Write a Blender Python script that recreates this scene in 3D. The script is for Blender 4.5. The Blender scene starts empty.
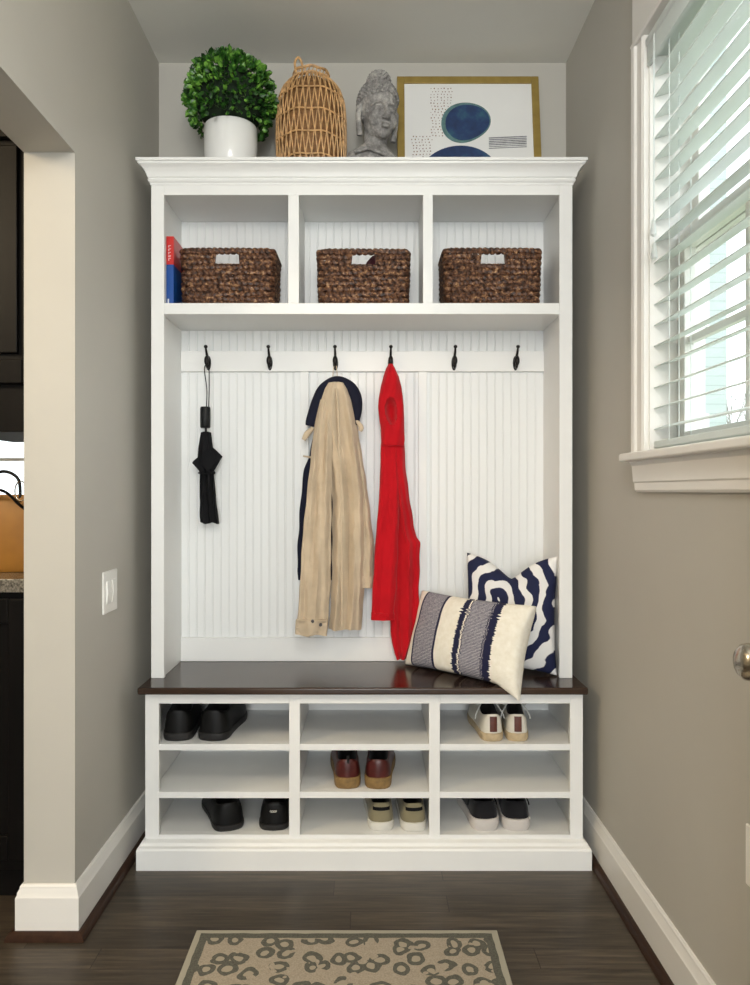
import bpy, math, random
from mathutils import Vector, Matrix, noise as mnoise
R = math.radians
sin, cos, pi = math.sin, math.cos, math.pi
random.seed(7)
scene = bpy.context.scene
COL = scene.collection

# ------------------------------------------------------------------ frame geometry
H = 1.165            # eye height
F = 750.0
def px(x, Y): return (x - 369.0) * Y / F       # metres from the lens axis at distance Y
def pz(y, Y): return H - (y - 491.0) * Y / F

# ------------------------------------------------------------------ node helpers
class NT:
    def __init__(s, name):
        s.m = bpy.data.materials.new(name); s.m.use_nodes = True
        s.t = s.m.node_tree; s.t.nodes.clear()
        s.out = s.t.nodes.new('ShaderNodeOutputMaterial')
        s.b = s.t.nodes.new('ShaderNodeBsdfPrincipled')
        s.t.links.new(s.b.outputs[0], s.out.inputs[0])
    def n(s, typ, ins=None, **props):
        nd = s.t.nodes.new('ShaderNode' + typ)
        for k, v in props.items(): setattr(nd, k, v)
        for k, v in (ins or {}).items(): s.set(nd.inputs[k], v)
        return nd
    def set(s, sock, v):
        if isinstance(v, bpy.types.NodeSocket): s.t.links.new(v, sock)
        elif isinstance(v, bpy.types.Node): s.t.links.new(v.outputs[0], sock)
        else:
            if hasattr(sock, 'default_value'):
                try: sock.default_value = v
                except Exception: sock.default_value = (*v, 1)
    def math(s, op, a, b=0.0, c=0.0, clamp=False):
        nd = s.n('Math', {0: a, 1: b, 2: c}, operation=op); nd.use_clamp = clamp
        return nd.outputs[0]
    def mix(s, f, a, b, blend='MIX'):
        nd = s.n('Mix', data_type='RGBA', blend_type=blend)
        s.set(nd.inputs[0], f)
        for i, v in ((6, a), (7, b)):
            if isinstance(v, tuple) and len(v) == 3: v = (*v, 1)
            s.set(nd.inputs[i], v)
        return nd.outputs[2]
    def obj(s): return s.n('TexCoord').outputs['Object']
    def xyz(s, v=None):
        nd = s.n('SeparateXYZ', {0: v or s.obj()}); return nd.outputs
    def comb(s, x, y, z): return s.n('CombineXYZ', {0: x, 1: y, 2: z}).outputs[0]
    def noise(s, scale, detail=3, vec=None, rough=.5):
        return s.n('TexNoise', {'Vector': vec or s.obj(), 'Scale': scale, 'Detail': detail, 'Roughness': rough})
    def mapping(s, scale=(1, 1, 1), rot=(0, 0, 0), loc=(0, 0, 0)):
        return s.n('Mapping', {'Vector': s.obj(), 'Scale': scale, 'Rotation': rot, 'Location': loc}).outputs[0]
    def ramp(s, f, stops, interp='LINEAR'):
        nd = s.n('ValToRGB', {0: f}); cr = nd.color_ramp; cr.interpolation = interp
        while len(cr.elements) < len(stops): cr.elements.new(.5)
        for e, (p, c) in zip(cr.elements, sorted(stops)):
            e.position = p; e.color = (*c, 1) if len(c) == 3 else c
        return nd.outputs[0]
    def bump(s, h, strength=.3, dist=.001):
        nd = s.n('Bump', {'Height': h, 'Strength': strength, 'Distance': dist})
        s.t.links.new(nd.outputs[0], s.b.inputs['Normal'])
    def col(s, v): s.set(s.b.inputs['Base Color'], (*v, 1) if isinstance(v, tuple) else v)
    def P(s, **kw):
        for k, v in kw.items(): s.set(s.b.inputs[k.replace('_', ' ')], v)
        return s

def srgb(r, g, b):
    f = lambda c: ((c/255+.055)/1.055)**2.4 if c > 10 else c/255/12.92
    return (f(r), f(g), f(b))

def plain(name, c, rough=.5, var=.06, scale=30, bump=.0, bdist=.001, metal=0, spec=.5, sheen=0):
    m = NT(name); nz = m.noise(scale, 4)
    lo = tuple(max(0, x*(1-var)) for x in c); hi = tuple(min(1, x*(1+var)) for x in c)
    m.col(m.ramp(nz, [(.3, lo), (.7, hi)]))
    m.P(Roughness=rough, Metallic=metal); m.b.inputs['Specular IOR Level'].default_value = spec
    if sheen: m.b.inputs['Sheen Weight'].default_value = sheen
    if bump: m.bump(nz.outputs[0], bump, bdist)
    return m.m

MT = {}
MT['wall'] = plain('wall_paint', (.50, .482, .435), .7, .02, 3, .08, .0005)
MT['wall_warm'] = MT['wall']
MT['ceil'] = plain('ceiling_paint', (.76, .75, .70), .85, .015, 4)
MT['trim'] = plain('trim_white_paint', (.80, .785, .75), .38, .015, 6)
MT['cab'] = plain('cabinet_white_paint', (.83, .83, .81), .4, .012, 6)
MT['plate'] = plain('white_plastic', (.85, .84, .80), .3, .01)
MT['bronze'] = plain('dark_bronze', (.012, .010, .009), .35, .2, 60, metal=.6)
MT['nickel'] = plain('brushed_nickel', (.55, .50, .42), .22, .1, 60, metal=1)

def beadboard_mat():
    m = NT('beadboard_paint')
    m.col((.82, .83, .82)); m.P(Roughness=.42); return m.m
MT['bead'] = beadboard_mat()

def wood_floor():
    m = NT('dark_oak_floor')
    x, y, z = m.xyz()[:3]
    pw = .083
    row = m.math('FLOOR', m.math('DIVIDE', y, pw))
    fy = m.math('FRACT', m.math('DIVIDE', y, pw))
    rnd = m.n('TexWhiteNoise', {'W': row}, noise_dimensions='1D').outputs['Value']
    xs = m.math('ADD', m.math('DIVIDE', x, 1.1), m.math('MULTIPLY', rnd, 7.3))
    brd = m.math('FLOOR', xs); fx = m.math('FRACT', xs)
    rnd2 = m.n('TexWhiteNoise', {'Vector': m.comb(row, brd, 0)}, noise_dimensions='2D').outputs['Value']
    gr = m.noise(9, 6, m.comb(m.math('MULTIPLY', x, .55), m.math('MULTIPLY', y, 9), m.math('MULTIPLY', rnd2, 5)), .65)
    base = m.ramp(gr, [(.3, (.022, .0165, .0115)), (.52, (.060, .045, .031)), (.75, (.115, .09, .064))])
    v = m.math('ADD', m.math('MULTIPLY', rnd2, .6), .7)
    c = m.mix(1.0, base, m.n('CombineColor', {0: v, 1: v, 2: v}).outputs[0], 'MULTIPLY')
    g1 = m.math('LESS_THAN', fy, .022); g2 = m.math('LESS_THAN', fx, .0022)
    g = m.math('MAXIMUM', g1, g2)
    c = m.mix(m.math('MULTIPLY', g, .75), c, (.006, .004, .003))
    m.col(c); m.P(Roughness=m.math('ADD', m.math('MULTIPLY', gr.outputs[0], .25), .27))
    m.bump(m.math('SUBTRACT', m.math('MULTIPLY', gr.outputs[0], .3), g), .35, .0012)
    return m.m
MT['floor'] = wood_floor()

def stained_wood(name, lo, hi, rough=.25, axis=0):
    m = NT(name)
    sc = [30, 30, 30]; sc[axis] = 2.2
    nz = m.noise(1, 6, m.mapping(tuple(sc)), .6)
    m.col(m.ramp(nz, [(.3, lo), (.7, hi)])); m.P(Roughness=rough); m.b.inputs['Specular IOR Level'].default_value = .4 if rough < .3 else .15; m.bump(nz.outputs[0], .15, .0005)
    return m.m
MT['bench'] = stained_wood('espresso_bench_wood', (.022, .012, .008), (.058, .034, .023), .2)
MT['shoe'] = stained_wood('brown_shoe_molding', (.022, .011, .007), (.05, .025, .015), .35, 1)
MT['kcab'] = stained_wood('black_kitchen_cabinet', (.003, .0025, .0025), (.006, .005, .0045), .45, 2)

# ------------------------------------------------------------------ mesh helper
class MB:
    def __init__(s): s.V = []; s.Fc = []; s.mi = []
    def add(s, V, Fs, mi=0):
        o = len(s.V); s.V += [tuple(v) for v in V]
        for f in Fs: s.Fc.append(tuple(i+o for i in f)); s.mi.append(mi)
        return s
    def box(s, x0, x1, y0, y1, z0, z1, mi=0):
        V = [(x0,y0,z0),(x1,y0,z0),(x1,y1,z0),(x0,y1,z0),(x0,y0,z1),(x1,y0,z1),(x1,y1,z1),(x0,y1,z1)]
        return s.add(V, [(3,2,1,0),(4,5,6,7),(0,1,5,4),(1,2,6,5),(2,3,7,6),(3,0,4,7)], mi)
    def loft(s, rings, closed=True, cap=True, mi=0):
        n = len(rings[0]); V = [v for r in rings for v in r]; Fs = []
        for i in range(len(rings)-1):
            for j in range(n if closed else n-1):
                k = (j+1) % n
                Fs.append((i*n+j, i*n+k, (i+1)*n+k, (i+1)*n+j))
        if cap and closed:
            Fs.append(tuple(range(n-1, -1, -1))); Fs.append(tuple(range((len(rings)-1)*n, len(rings)*n)))
        return s.add(V, Fs, mi)
    def lathe(s, c, prof, n=32, cap=True, mi=0):
        return s.loft([[(c[0]+r*cos(2*pi*j/n), c[1]+r*sin(2*pi*j/n), c[2]+z) for j in range(n)] for r, z in prof], True, cap, mi)
    def tube(s, pts, r, n=8, closed=False, mi=0, flat=1.0, up=None):
        pts = [Vector(p) for p in pts]; m = len(pts); rings = []
        prev = None
        for i, p in enumerate(pts):
            if closed: t = pts[(i+1) % m]-pts[i-1]
            else: t = pts[min(i+1, m-1)]-pts[max(i-1, 0)]
            t.normalize()
            ref = up and Vector(up)
            if ref is None:
                ref = prev if prev is not None else (Vector((0,0,1)) if abs(t.z) < .9 else Vector((0,1,0)))
            a = ref - t*ref.dot(t)
            if a.length < 1e-5: a = t.orthogonal()
            a.normalize(); prev = a; b = t.cross(a)
            rr = r[i] if isinstance(r, (list, tuple)) else r
            rings.append([tuple(p + a*rr*flat*cos(2*pi*j/n) + b*rr*sin(2*pi*j/n)) for j in range(n)])
        if closed: rings.append(rings[0]); return s.loft(rings, True, False, mi)
        return s.loft(rings, True, True, mi)
    def ell(s, c, r, n=16, m=10, mi=0, rot=None):
        rings = []
        M = rot or Matrix.Identity(3)
        for i in range(m+1):
            a = -pi/2 + pi*i/m; e = max(cos(a), .02)
            rings.append([tuple(Vector(c) + M @ Vector((r[0]*e*cos(2*pi*j/n), r[1]*e*sin(2*pi*j/n), r[2]*sin(a)))) for j in range(n)])
        return s.loft(rings, True, True, mi)
    def prism(s, pts, axis, a, b, mi=0):
        # pts: 2D outline (counter clockwise); axis 0/1/2 extruded a..b
        def mk(u, v, w): return [(w,u,v),(u,w,v),(u,v,w)][axis]
        return s.loft([[mk(u, v, a) for u, v in pts], [mk(u, v, b) for u, v in pts]], True, True, mi)
    def build(s, name, mat, parent=None, bevel=0, smooth=None, sub=0, world=True, mats=None, seg=2):
        off = Vector((0,0,0))
        if parent is not None and world:
            p = parent
            while p is not None: off += p.location; p = p.parent
        me = bpy.data.meshes.new(name)
        me.from_pydata([tuple(Vector(v)-off) for v in s.V], [], s.Fc)
        me.update()
        for mm in (mats or [mat]): me.materials.append(mm)
        if mats: me.polygons.foreach_set('material_index', s.mi)
        import bmesh
        bm = bmesh.new(); bm.from_mesh(me); bmesh.ops.recalc_face_normals(bm, faces=bm.faces); bm.to_mesh(me); bm.free()
        o = bpy.data.objects.new(name, me); COL.objects.link(o)
        if parent is not None: o.parent = parent
        if smooth is not False and (smooth or not bevel):
            ang = smooth if isinstance(smooth, (int, float)) and smooth is not True else 40
            me.polygons.foreach_set('use_smooth', [True]*len(me.polygons))
            try: me.set_sharp_from_angle(angle=R(ang))
            except Exception: pass
        if bevel:
            b = o.modifiers.new('Bevel', 'BEVEL'); b.width = bevel; b.segments = seg; b.limit_method = 'ANGLE'; b.angle_limit = R(40)
            me.polygons.foreach_set('use_smooth', [True]*len(me.polygons))
            b.harden_normals = True
        if sub:
            m = o.modifiers.new('Sub', 'SUBSURF'); m.levels = sub; m.render_levels = sub
        return o

def thing(name, loc, label, cat, group=None, rz=0):
    o = bpy.data.objects.new(name, None); COL.objects.link(o); o.location = loc; o.rotation_euler.z = rz
    o.empty_display_size = .05
    return tag(o, label, cat, group)
def tag(o, label, cat, group=None, kind=None):
    o['label'] = label; o['category'] = cat
    if group: o['group'] = group
    if kind: o['kind'] = kind
    return o
def struct(o, label, cat='room'):
    o['kind'] = 'structure'; o['label'] = label; o['category'] = cat; return o
def sroot(name, loc, label, cat):
    o = thing(name, loc, label, cat); o['kind'] = 'structure'; return o
def catmull(pts, k=6):
    P_ = [Vector(p) for p in pts]; out = []
    for i in range(len(P_)-1):
        p0 = P_[max(i-1, 0)]; p1 = P_[i]; p2 = P_[i+1]; p3 = P_[min(i+2, len(P_)-1)]
        for j in range(k):
            t = j/k
            out.append(.5*((2*p1)+(-p0+p2)*t+(2*p0-5*p1+4*p2-p3)*t*t+(-p0+3*p1-3*p2+p3)*t**3))
    out.append(P_[-1]); return out

# ------------------------------------------------------------------ room
XL, XR, YB, CH = -.772, .724, 2.757, 2.738
XLo = -.906            # kitchen side of the left wall
YJ = 1.969             # far jamb of the kitchen opening
ZO = 2.054             # head of the opening
struct(MB().box(-3.4, .87, -3.1, 4.8, -.06, 0).build('floor', MT['floor']), 'dark brown oak plank floor with boards running crosswise', 'floor')
struct(MB().box(-3.4, .87, -3.1, 4.8, CH, CH+.08).build('ceiling', MT['ceil']), 'pale greige painted ceiling', 'ceiling')
m = MB()
m.box(XLo, XL, YJ, 4.7, 0, CH); m.box(XLo, XL, -.3, YJ, ZO, CH); m.box(XLo, XL, -3.0, -.3, 0, CH)
struct(m.build('wall_left', MT['wall'], smooth=False), 'greige wall on the left with the wide kitchen opening', 'wall')
struct(MB().box(XL, XR, YB, YB+.12, 0, CH).build('wall_back', MT['wall'], smooth=False), 'greige wall behind the white hall tree', 'wall')
WY0, WY1, WZ0, WZ1 = .93, 1.945, 1.268, 2.345
m = MB()
m.box(XR, .87, -3.0, WY0, 0, CH); m.box(XR, .87, WY1, YB+.12, 0, CH)
m.box(XR, .87, WY0, WY1, 0, WZ0); m.box(XR, .87, WY0, WY1, WZ1, CH)
struct(m.build('wall_right', MT['wall'], smooth=False), 'greige wall on the right holding the window', 'wall')
struct(MB().box(-3.4, .87, -3.1, -3.0, 0, CH).build('wall_front', MT['wall'], smooth=False), 'greige wall behind the viewer', 'wall')
struct(MB().box(-3.4, -3.3, -3.0, 4.8, 0, CH).build('wall_kitchen_left', MT['wall'], smooth=False), 'far side wall of the kitchen', 'wall')
m = MB()
m.box(-3.3, -2.75, 4.6, 4.75, 0, CH); m.box(-1.4, XLo, 4.6, 4.75, 0, CH)
m.box(-2.75, -1.4, 4.6, 4.75, 0, 1.08); m.box(-2.75, -1.4, 4.6, 4.75, 2.1, CH)
struct(m.build('wall_kitchen_back', MT['wall'], smooth=False), 'far kitchen wall with a bright window', 'wall')

# baseboards: profile (protrusion, z)
bprof = [(0, 0), (.016, 0), (.016, .104), (.013, .109), (.012, .117), (.008, .124), (.0075, .130), (.004, .135), (0, .135)]
def mold(name, paths, prof, mat, parent=None, label=None, cat=None):
    """paths: list of polylines of (x,y,nx,ny) where n is the (mitred) outward offset direction"""
    m = MB()
    for path in paths:
        m.loft([[(x+nx*p, y+ny*p, z) for p, z in prof] for x, y, nx, ny in path], True, True)
    o = m.build(name, mat, parent, smooth=25)
    if label: struct(o, label, cat)
    return o
mold('baseboard_left', [[(XL, YB, 1, 0), (XL, YJ, 1, -1), (XLo, YJ, -1, -1), (XLo, 4.6, -1, 0)],
                        [(XLo, -.3, -1, 1), (XL, -.3, 1, 1), (XL, -3, 1, 0)]], bprof, MT['trim'], None, 'tall white baseboard wrapping the left wall end', 'baseboard')
mold('baseboard_right', [[(XR, YB, -1, 0), (XR, -3, -1, 0)]], bprof, MT['trim'], None, 'tall white baseboard along the right wall', 'baseboard')
mold('baseboard_back', [[(XL, YB, 0, -1), (XR, YB, 0, -1)]], bprof, MT['trim'], None, 'white baseboard behind the hall tree', 'baseboard')
sprof = [(.016, 0), (.036, 0), (.035, .008), (.030, .016), (.022, .020), (.016, .020)]
mold('trim_1', [[(XL, YB, 1, 0), (XL, YJ, 1, -1), (XLo, YJ, -1, -1), (XLo, 4.6, -1, 0)]], sprof, MT['shoe'], None, 'dark stained shoe molding along the left baseboard', 'trim')
mold('trim_2', [[(XR, YB, -1, 0), (XR, -3, -1, 0)]], sprof, MT['shoe'], None, 'dark stained shoe molding along the right baseboard', 'trim')

# ------------------------------------------------------------------ window in right wall
w = sroot('window_1', (XR, 1.43, WZ0), 'white framed double hung window on the right wall', 'window')
# casing: stepped profile, mitred round three sides
CW = .088
cprof = [(-.004, .001), (-.004, -.012), (.004, -.017), (.010, -.012), (.030, -.013), (.040, -.015), (.045, -.021), (.056, -.023), (.062, -.023), (.065, -.019), (.065, .001)]
m = MB()
m.loft([[(XR+p, WY1+d, z) for d, p in cprof] for z in (WZ0-.003, WZ1)], True, True); m.build('side_casing', MT['trim'], w, smooth=25)
m = MB()
m.loft([[(XR+p, WY0-d, z) for d, p in cprof] for z in (WZ0-.003, WZ1)], True, True); m.build('side_casing', MT['trim'], w, smooth=25)
m = MB(); m.prism([(XR+.001, WZ1), (XR-.020, WZ1), (XR-.024, WZ1+.006), (XR-.024, WZ1+.010), (XR-.018, WZ1+.014), (XR-.018, WZ1+.150), (XR-.030, WZ1+.170), (XR-.030, WZ1+.180), (XR+.001, WZ1+.180)], 1, WY0-.066, WY1+.066)
m.build('head_casing', MT['trim'], w, smooth=25)
m = MB(); m.box(XR-.045, XR, WY0-.11, WY1+.098, WZ0-.024, WZ0-.002); m.box(XR-.001, .83, WY0+.001, WY1-.001, WZ0-.024, WZ0-.002)
m.build('sill', MT['trim'], w, bevel=.006, seg=3)
ap = [(0, 0), (.010, 0), (.014, .006), (.014, .024), (.017, .028), (.017, .070), (.022, .078), (.022, .082), (0, .082)]
m = MB()
ya, yb = WY1+.057, WY0-.07
zz = WZ0-.024-.082
m.loft([[(XR-p, y+(.02*(z/.082) if y > 1 else 0), zz+z) for p, z in ap] for y in (ya, yb)], True, True)
m.build('apron', MT['trim'], w, smooth=25)
# jamb liner
m = MB()
m.box(XR+.0, .868, WY1-.010, WY1-.0005, WZ0-.001, WZ1-.001); m.box(XR+.0, .868, WY0+.0005, WY0+.01, WZ0-.001, WZ1-.001)
m.box(XR+.0, .868, WY0+.011, WY1-.011, WZ1-.011, WZ1-.0005); m.box(.831, .868, WY0+.011, WY1-.011, WZ0+.0, WZ0+.012)
m.build('jamb', MT['trim'], w, bevel=.001)
def glass_mat():
    m = NT('window_glass'); tr = m.n('BsdfTransparent', {'Color': (.97, .985, .98, 1)}); gl = m.n('BsdfGlossy', {'Roughness': .02})
    mx = m.n('MixShader', {0: .05, 1: tr.outputs[0], 2: gl.outputs[0]})
    m.t.links.new(mx.outputs[0], m.out.inputs[0]); return m.m
MT['glass'] = glass_mat()
zm = 1.80
def sash(name, x, z0, z1):
    m = MB(); y0, y1 = WY0+.012, WY1-.012; st = .042
    m.box(x, x+.03, y0, y0+st, z0, z1); m.box(x, x+.03, y1-st, y1, z0, z1)
    m.box(x, x+.03, y0+st, y1-st, z0, z0+.045); m.box(x, x+.03, y0+st, y1-st, z1-.04, z1)
    s_ = m.build(name, MT['trim'], w, bevel=.002)
    m = MB()
    ym = (y0+y1)/2; zc = (z0+z1)/2+.0
    for k in (1, 2):
        yy = y0+st+(y1-y0-2*st)*k/3
        m.box(x+.006, x+.026, yy-.009, yy+.009, z0+.045, z1-.04)
    m.box(x+.007, x+.025, y0+st, y1-st, zc-.009, zc+.009)
    m.build('muntins', MT['trim'], s_, bevel=.002)
    MB().box(x+.013, x+.017, y0+st-.003, y1-st+.003, z0+.042, z1-.037).build('pane', MT['glass'], s_, smooth=False)
sash('lower_sash', .795, WZ0+.002, zm+.02); sash('upper_sash', .830, zm-.02, WZ1-.012)

# blind
def blind_mat():
    m = NT('blind_slat'); m.col((.84, .87, .86)); m.P(Roughness=.45)
    tl = m.n('BsdfTranslucent', {'Color': (.86, .9, .88, 1)}); mx = m.n('MixShader', {0: .42, 1: m.b.outputs[0], 2: tl.outputs[0]})
    m.t.links.new(mx.outputs[0], m.out.inputs[0]); return m.m
MT['slat'] = blind_mat()
bl = thing('window_blind', (XR+.035, 1.43, WZ1-.012), 'white faux wood slat blind lowered inside the window on the right wall', 'blind')
y0, y1 = WY0+.0125, WY1-.0115
xs = XR+.035; sw = .0255; tilt = R(17); pitch = .0535
m = MB(); nsl = 0
zt = WZ1-.105
while zt > WZ0+.055:
    ring = []
    prof = []
    for k in range(9):
        u = -1+2*k/8
        prof.append((u*sw, .0016*(1-u*u)+.0014))
    for k in range(8, -1, -1):
        u = -1+2*k/8
        prof.append((u*sw, .0016*(1-u*u)-.0014))
    P2 = [(xs + a*cos(tilt)-b*sin(tilt), zt + a*sin(tilt)+b*cos(tilt)) for a, b in prof]
    m.loft([[(x, y, z) for x, z in P2] for y in (y0, y1)], True, True)
    zt -= pitch; nsl += 1
m.build('slats', MT['slat'], bl, smooth=50)
zbot = zt+pitch
MB().box(xs-.025, xs+.025, y0, y1, WZ0+.008, WZ0+.026).build('bottom_rail', MT['slat'], bl, bevel=.004)
MB().box(xs-.027, xs+.027, y0, y1, WZ1-.058, WZ1-.013).build('headrail', MT['slat'], bl, bevel=.002)
m = MB(); m.prism([(XR-.008, WZ1-.085), (XR+.002, WZ1-.085), (XR+.002, WZ1-.020), (XR-.004, WZ1-.016), (XR-.012, WZ1-.018), (XR-.012, WZ1-.030), (XR-.008, WZ1-.036), (XR-.008, WZ1-.075)], 1, WY0+.014, WY1-.014)
m.build('valance', MT['slat'], bl, smooth=25)
for yy in (1.83, 1.43, 1.03):
    m = MB()
    for dx in (-.0265, .0265): m.tube([(xs+dx, yy, WZ0+.02), (xs+dx, yy, WZ1-.05)], .0011, 6)
    m.tube([(xs, yy+.006, WZ0+.02), (xs, yy+.006, WZ1-.05)], .0011, 6)
    z = WZ1-.105
    m.build('ladder_cord', MT['slat'], bl)
for k, (yy, zt_) in enumerate(((1.872, 1.845), (1.866, 1.785))):
    m = MB(); m.tube([(XR-.014, yy, WZ1-.04), (XR-.014, yy, zt_)], .0011, 6)
    m.build('pull_cord', MT['slat'], bl)
    MB().lathe((XR-.014, yy, zt_), [(.001, 0), (.004, -.004), (.007, -.03), (.0075, -.04), (.004, -.044)], 12).build('tassel', MT['slat'], bl)

# outside the window
MT['siding'] = NT('white_siding')
mm = MT['siding']; zf = mm.math('FRACT', mm.math('DIVIDE', mm.xyz()[2], .15))
mm.col(mm.mix(mm.math('LESS_THAN', zf, .07), (.46, .52, .50), (.32, .36, .35))); mm.P(Roughness=.7); MT['siding'] = mm.m
MT['grass'] = plain('lawn_grass', (.22, .25, .14), .9, .3, 3)
MT['bark'] = plain('bare_bark', (.42, .40, .38), .9, .2, 20)
MT['shingle'] = plain('grey_shingles', (.18, .18, .18), .9, .2, 8)
MT['darkglass'] = plain('far_window_glass', (.22, .28, .30), .1, .1, 2)
struct(MB().box(.9, 30, -10, 40, -.7, -.6).build('ground', MT['grass'], smooth=False), 'lawn outside the window', 'ground')
hs = thing('neighbour_house', (4, 14, -.6), 'pale sided neighbouring house seen through the blind slats', 'house')
MB().box(2.2, 5.72, 12, 16, -.6, 9.6).build('wall', MT['siding'], hs, smooth=False)
m = MB(); m.prism([(1.8, 9.55), (6.15, 9.55), (6.15, 9.7), (4.0, 12.0), (1.8, 9.7)], 1, 11.7, 16.3)
m.build('roof', MT['shingle'], hs, smooth=False)
for wx in (4.7, 3.3):
    for wz in (.9, 3.9):
        a = MB().box(wx-.12, wx+.72, 11.94, 11.995, wz-.12, wz+1.5).build('window_surround', MT['trim'], hs, bevel=.01)
        MB().box(wx, wx+.6, 11.92, 11.938, wz, wz+1.38).build('pane', MT['darkglass'], a, smooth=False)
def tree(x, y, h, sd, label):
    random.seed(sd)
    t = thing('bare_tree', (x, y, -.6), label, 'tree', 'bare winter trees beyond the lawn')
    m = MB()
    def br(p, d, L, r, lv):
        pts = [p]; q = p.copy(); dd = d.copy()
        for k in range(4):
            dd = (dd + Vector((random.uniform(-.15, .15), random.uniform(-.15, .15), random.uniform(0, .1)))).normalized()
            q = q + dd*L/4; pts.append(q.copy())
        m.tube(pts, [r*(1-.13*k) for k in range(5)], 5)
        if lv < 4:
            for k in range(4 if lv < 3 else 3):
                i = random.choice((1, 2, 3, 4))
                nd = (dd + Vector((random.uniform(-1, 1), random.uniform(-1, 1), random.uniform(-.1, .8)))*.8).normalized()
                br(pts[i], nd, L*random.uniform(.5, .7), r*.5, lv+1)
    br(Vector((x, y, -.62)), Vector((0, 0, 1)), h*.45, .10, 0)
    m.build('branches', MT['bark'], t)
for (x, y, h, sd, lb) in ((7.9, 15.8, 5.0, 3, 'bare tree nearest the window, just past the neighbouring house'), (11.0, 22.2, 5.5, 5, 'middle bare tree beyond the lawn'),
                      (14.6, 29.0, 6.5, 11, 'farthest bare tree beyond the lawn')):
    tree(x, y, h, sd, lb)

# ------------------------------------------------------------------ door leaf (open, out of frame but for its knob) and outlet, switch
dr = sroot('door_1', (.655, .38, .01), 'open white door leaf folded back beside the right wall', 'door')
MB().box(.650, .688, .40, 1.245, .012, 2.03).build('leaf', MT['trim'], dr, bevel=.002)
kn = MB()
kx, ky, kz = .650, 1.183, .895
def xl(m, prof, n=24):  # lathe about the X axis, pointing to -X from the leaf
    m.loft([[(kx-d, ky+r*cos(2*pi*j/n), kz+r*sin(2*pi*j/n)) for j in range(n)] for r, d in prof], True, True)
xl(kn, [(.032, 0), (.032, .004), (.026, .009), (.012, .012), (.011, .026), (.018, .031), (.027, .039), (.030, .048), (.0285, .058), (.021, .066), (.008, .069)])
ko = kn.build('knob', MT['nickel'], dr); ko['label'] = 'brushed nickel door knob'
def plate(m, x, s, y0, y1, z0, z1, t=.006):
    m.box(min(x, x+s*t), max(x, x+s*t), y0, y1, z0, z1)
sw_ = thing('light_switch', (XL, 2.225, .868), 'white double rocker light switch on the left wall', 'switch')
m = MB(); plate(m, XL, 1, 2.166, 2.284, .806, .930); m.build('cover_plate', MT['plate'], sw_, bevel=.003)
for yy in (2.202, 2.248):
    m = MB(); m.prism([(XL+.004, .835), (XL+.008, .835), (XL+.0125, .868), (XL+.0095, .901), (XL+.004, .901)], 1, yy-.0165, yy+.0165)
    m.build('rocker', MT['plate'], sw_, bevel=.001)
ol = thing('power_outlet', (XR, 1.395, .46), 'white outlet plate low on the right wall at the frame edge', 'outlet')
m = MB(); plate(m, XR, -1, 1.362, 1.432, .416, .532); m.build('cover_plate', MT['plate'], ol, bevel=.003)
for zz in (.45, .498):
    m = MB(); m.box(XR-.009, XR-.005, 1.380, 1.414, zz-.014, zz+.014); m.build('socket', MT['plate'], ol, bevel=.003)

# ------------------------------------------------------------------ shoe cubby base
L0, R0 = -.697, .666
cb = thing('shoe_cubby_cabinet', (-.016, 2.5, 0), 'white nine compartment shoe cabinet under the dark bench top', 'cabinet')
FY = 2.335
zs = [.095, .228, .377]
m = MB()
for a, b in ((L0, -.654), (-.249, -.215), (.187, .221), (.626, R0)): m.box(a, b, FY, FY+.019, .06, .536)
for a, b in ((-.654, -.249), (-.215, .187), (.221, .626)):
    m.box(a, b, FY, FY+.019, .503, .536); m.box(a, b, FY, FY+.019, .06, .095)
m.build('face_frame', MT['cab'], cb, bevel=.0012)
m = MB(); m.box(L0, L0+.02, FY+.019, YB-.02, .0, .536); m.build('side_panel', MT['cab'], cb, bevel=.001)
m = MB(); m.box(R0-.02, R0, FY+.019, YB-.02, .0, .536); m.build('side_panel', MT['cab'], cb, bevel=.001)
for a, b in ((-.247, -.217), (.189, .219)): MB().box(a, b, FY+.019, 2.70, .076, .536).build('divider', MT['cab'], cb, bevel=.001)
for a, b in ((L0+.02, -.247), (-.217, .189), (.219, R0-.02)):
    for k, z in enumerate(zs):
        mm_ = MB(); mm_.box(a, b, FY+.019 if k == 0 else FY+.019, 2.70, z-.019, z)
        if k: mm_.box(max(a, {0:-.654}.get(0) if a < -.6 else a+.002 if 0 else a), b, FY+.001, FY+.019, z-.0195, z) if 0 else None
        mm_.build('shelf', MT['cab'], cb, bevel=.0008)
for a, b in ((-.654, -.249), (-.215, .187), (.221, .626)):
    for z in zs[1:]: MB().box(a, b, FY+.001, FY+.019, z-.020, z).build('shelf_edge', MT['cab'], cb, bevel=.0012)
MB().box(L0+.02, R0-.02, 2.70, 2.715, .02, .536).build('back_panel', MT['cab'], cb, bevel=.001)
# plinth: wraps front and both ends
pp = [(0, 0), (.035, 0), (.035, .060), (.031, .066), (.022, .069), (.016, .077), (.006, .081), (0, .083)]
def wrap(m, l, r, f, back, prof, sx=1.0):
    m.loft([[(l-p*sx, back, z) for p, z in prof], [(l-p*sx, f-p, z) for p, z in prof], [(r+p*sx, f-p, z) for p, z in prof], [(r+p*sx, back, z) for p, z in prof]], True, True)
m = MB(); wrap(m, L0, R0, FY, YB-.04, pp, .5); m.build('plinth', MT['cab'], cb, smooth=25)

bt = MB(); hb = [(0, .5385), (.004, .5365), (.0, .5365)]
m = MB(); m.box(-.7146, .6765, 2.309, YB-.003, .5365, .5585)
bo = m.build('bench_top', MT['bench'], None, bevel=.006, seg=4)
tag(bo, 'long dark espresso stained wooden bench top on the white shoe cabinet', 'bench')

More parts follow.
